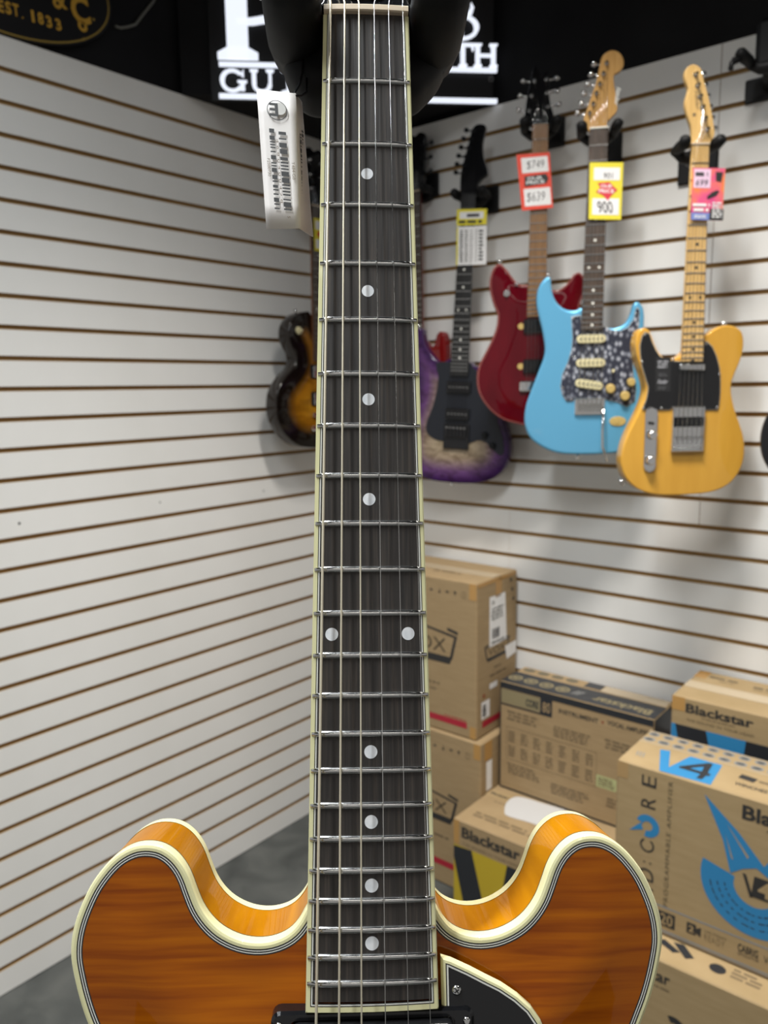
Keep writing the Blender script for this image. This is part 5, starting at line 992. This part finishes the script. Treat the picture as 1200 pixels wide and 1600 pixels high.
def letter(ch, u0, u1, z0, z1):
    """serif capitals from stems, hairlines and bowls"""
    u0, u1, z0, z1 = MU(u0), MU(u1), MZ(z0), MZ(z1); w, h = u1-u0, z1-z0; st = h*.20; th = h*.10; sf = h*.11; S = lambda uc, ww=None: [serif(uc, z0, ww or st*1.9, sf, 1), serif(uc, z1, ww or st*1.9, sf, -1)]
    A_ = lambda cu, cz, ru, rz, a0, a1, t0, t1, n=14: [(cu+ru*math.cos(math.radians(a0+(a1-a0)*k/n)), cz+rz*math.sin(math.radians(a0+(a1-a0)*k/n))) for k in range(n+1)] + [(cu+(ru-(t0+(t1-t0)*abs(math.cos(math.radians(a1-(a1-a0)*k/n)))))*math.cos(math.radians(a1-(a1-a0)*k/n)), cz+(rz-t0)*math.sin(math.radians(a1-(a1-a0)*k/n))) for k in range(n+1)]
    L_ = []; a, b = u0+st*.85, u1-st*.85
    if ch == 'I': L_ = [srect((u0+u1)/2-st*.5, (u0+u1)/2+st*.5, z0, z1)] + S((u0+u1)/2, w)
    elif ch == 'U': L_ = [srect(a-st*.5, a+st*.5, z0+h*.35, z1), srect(b-st*.35, b+st*.35, z0+h*.35, z1), A_((a+b)/2-st*.05, z0+h*.36, (b-a)/2+st*.42, h*.36, 180, 360, th, st*.9), serif(a, z1, st*1.9, sf, -1), serif(b, z1, st*1.9, sf, -1)]
    elif ch == 'T': c = (u0+u1)/2; L_ = [srect(c-st*.5, c+st*.5, z0, z1), serif(c, z0, st*2.0, sf, 1), srect(u0, u1, z1-th, z1), [(u0, z1), (u0, z1-h*.3), (u0+st*.25, z1-h*.3), (u0+st*.5, z1-th)], [(u1, z1), (u1, z1-h*.3), (u1-st*.25, z1-h*.3), (u1-st*.5, z1-th)]]
    elif ch == 'H': L_ = [srect(a-st*.5, a+st*.5, z0, z1), srect(b-st*.5, b+st*.5, z0, z1), srect(a, b, z0+h*.45, z0+h*.45+th)] + S(a) + S(b)
    elif ch == 'D': L_ = [srect(a-st*.5, a+st*.5, z0, z1), serif(a-st*.2, z0, st*1.6, sf, 1), serif(a-st*.2, z1, st*1.6, sf, -1), A_(a, (z0+z1)/2, u1-a, h/2, -90, 90, th, st)]
    elif ch == 'P': L_ = [srect(a-st*.5, a+st*.5, z0, z1)] + S(a) + [A_(a, z1-h*.350, u1-a, h*.350, -90, 90, th*.55, st)]
    elif ch == 'R': L_ = [srect(a-st*.5, a+st*.5, z0, z1)] + S(a) + [A_(a, z1-h*.26, (u1-a)*.9, h*.26, -90, 90, th, st), [(a+w*.25, z0+h*.48), (a+w*.45, z0+h*.48), (u1, z0), (u1-st, z0)]]
    elif ch == 'E': L_ = [srect(a-st*.5, a+st*.5, z0, z1), srect(a, u1, z0, z0+th), srect(a, u1-w*.1, z0+h*.45, z0+h*.45+th), srect(a, u1, z1-th, z1), serif(a, z0, st*1.8, sf, 1)]
    elif ch == 'L': L_ = [srect(a-st*.5, a+st*.5, z0, z1), srect(a, u1, z0, z0+th)] + S(a)
    elif ch == 'M': L_ = [srect(a-st*.3, a+st*.3, z0, z1), srect(b-st*.5, b+st*.5, z0, z1), [(a, z1), (a+st, z1), ((u0+u1)/2+st*.3, z0), ((u0+u1)/2-st*.2, z0)], [(b, z1), (b-st*.6, z1), ((u0+u1)/2-st*.2, z0), ((u0+u1)/2+st*.2, z0)]] + S(a) + S(b)
    elif ch == 'A': c = (u0+u1)/2; L_ = [[(u0+st*.3, z0), (u0+st*.8, z0), (c+st*.1, z1), (c-st*.3, z1)], [(u1-st*1.3, z0), (u1-st*.2, z0), (c+st*.5, z1), (c-st*.4, z1)], srect(u0+w*.25, u1-w*.25, z0+h*.3, z0+h*.3+th), serif(u0+st*.55, z0, st*1.7, sf, 1), serif(u1-st*.75, z0, st*1.9, sf, 1)]
    elif ch == 'S': c = (u0+u1)/2; L_ = [A_(c, z0+h*.75, w*.45, h*.25, 20, 270, th, st), A_(c, z0+h*.27, w*.48, h*.27, -160, 90, th, st)]
    elif ch == 'G': c = (u0+u1)/2; L_ = [A_(c, (z0+z1)/2, w*.5, h*.5, 42, 322, th*1.1, st*1.05, 26), srect(u1-st*1.05, u1-st*.05, z0+h*.08, z0+h*.48), serif(u1-st*.6, z0+h*.50, st*2.2, sf, -1), [(u1-st*.2, z0+h*.66), (u1-st*.9, z0+h*.74), (u1-st*.2, z1)]]
    return lit(L_)
def bar(u0, u1, z, t): return lit([srect(MU(u0), MU(u1), MZ(z-t/2), MZ(z+t/2))], 'bar')
letter('P', .078, .330, 2.4005, 2.690)
for ch, u0, u1 in (('A', .310, .385), ('U', .392, .465), ('L', .470, .530)): letter(ch, u0, u1, 2.3975, 2.480)
for ch, u0, u1 in (('R', .545, .605), ('E', .612, .662), ('E', .670, .730), ('D', .737, .800)): letter(ch, u0, u1, 2.4655, 2.531)
for ch, u0, u1 in (('S', .545, .588), ('M', .592, .660), ('I', .682, .722), ('T', .724, .785), ('H', .787, .852)): letter(ch, u0, u1, 2.3965, 2.456)
lit([[(MU(.748), MZ(2.531)), (MU(.764), MZ(2.535)), (MU(.776), MZ(2.548)), (MU(.777), MZ(2.562)), (MU(.785), MZ(2.548)), (MU(.780), MZ(2.532))]], 'flourish')
for ch, u0, u1 in (('G', .0755, .143), ('U', .1585, .2225), ('I', .2425, .2845), ('T', .298, .358), ('A', .370, .440), ('R', .452, .520), ('S', .532, .580)): letter(ch, u0, u1, 2.3165, 2.3750)
bar(.0747, .852, 2.3875, .0095); bar(.0715, .853, 2.3055, .0110)
poly(Face(sg, (0, 0, 0.0122), (1, 0, 0), (0, 1, 0)), 'registered_mark', arc(MU(.8374), MZ(2.367), .0055, .0070, 0, 359, 20), GREYI)
# oval black and gold sign on the upper left wall
ov = empty('oval_sign', wall_frame_L(1.10, -0.0195, 2.456), 'oval black sign with gold rim and gold lettering above the left wall', 'sign')
mb = MB(); slab(mb, oval(0, 0, .283, .150, 72), 0.0, 0.016, 0.002, 2); mb.build('board', mat('sign_black', (0.008, 0.008, 0.009), 0.45, spec=0.3), ov)
mb = MB(); A0 = ccw(oval(0, 0, .277, .1445, 72)); ring_strip(mb, A0, inset(A0, .0040), 0.0164, 0.0164); mb.build('rim_line', GOLDL, ov)
fo = Face(ov, (0, 0, .0162), (1, 0, 0), (0, 1, 0)); OA, OZ = 1.10, 2.456
for ch, a, z, w, h, r in (('E', 1.1023, 2.367, .0135, .026, .02), ('S', 1.0849, 2.3685, .0135, .027, .03), ('T', 1.0673, 2.3695, .0145, .026, .05), ('.', 1.0527, 2.3585, .004, .004, 0), ('1', 1.0271, 2.3695, .007, .026, .06), ('8', 1.0079, 2.3705, .0140, .026, .08), ('3', .987, 2.3695, .0140, .026, .10), ('3', .9633, 2.3705, .0140, .026, .12)):
    text(fo, 'letter', ch, OA-a-w/2, z-OZ-h/2, w, h, GOLDM, rot=r, bold=0.035)
text(fo, 'letter', '&', OA-.9538-.018, 2.424-OZ-.020, .036, .045, GOLDM, rot=.25, bold=0.02); text(fo, 'letter', 'C', OA-.8985-.026, 2.4188-OZ-.030, .050, .062, GOLDM, rot=.15, bold=0.035); text(fo, 'letter', 'o', OA-.8968-.012, 2.3849-OZ-.013, .025, .027, GOLDM, rot=.3, bold=0.04)
polys(fo, 'gold_dot', [oval(OA-.8693, 2.4131-OZ, .0035, .0035, 10), oval(OA-.9003, 2.3586-OZ, .0035, .0035, 10)], GOLDL)
for k, ch in enumerate('Martin'): text(fo, 'letter', ch, -.195+.062*k, .000+.004*k, .050 if ch != 'i' else .014, .070, GOLDM, bold=0.035)
mb = MB(); c_ = [(0.660, 2.56), (.681, 2.520), (.712, 2.482), (.740, 2.446), (.762, 2.434), (.784, 2.424), (.800, 2.423)]
mb.tube([onLw(a, -0.0165, z) for a, z in c_], 0.0035, 8); tag(mb.build('wall_cable', CABLEG), 'grey cable on the black upper wall beside the oval sign', 'cable')
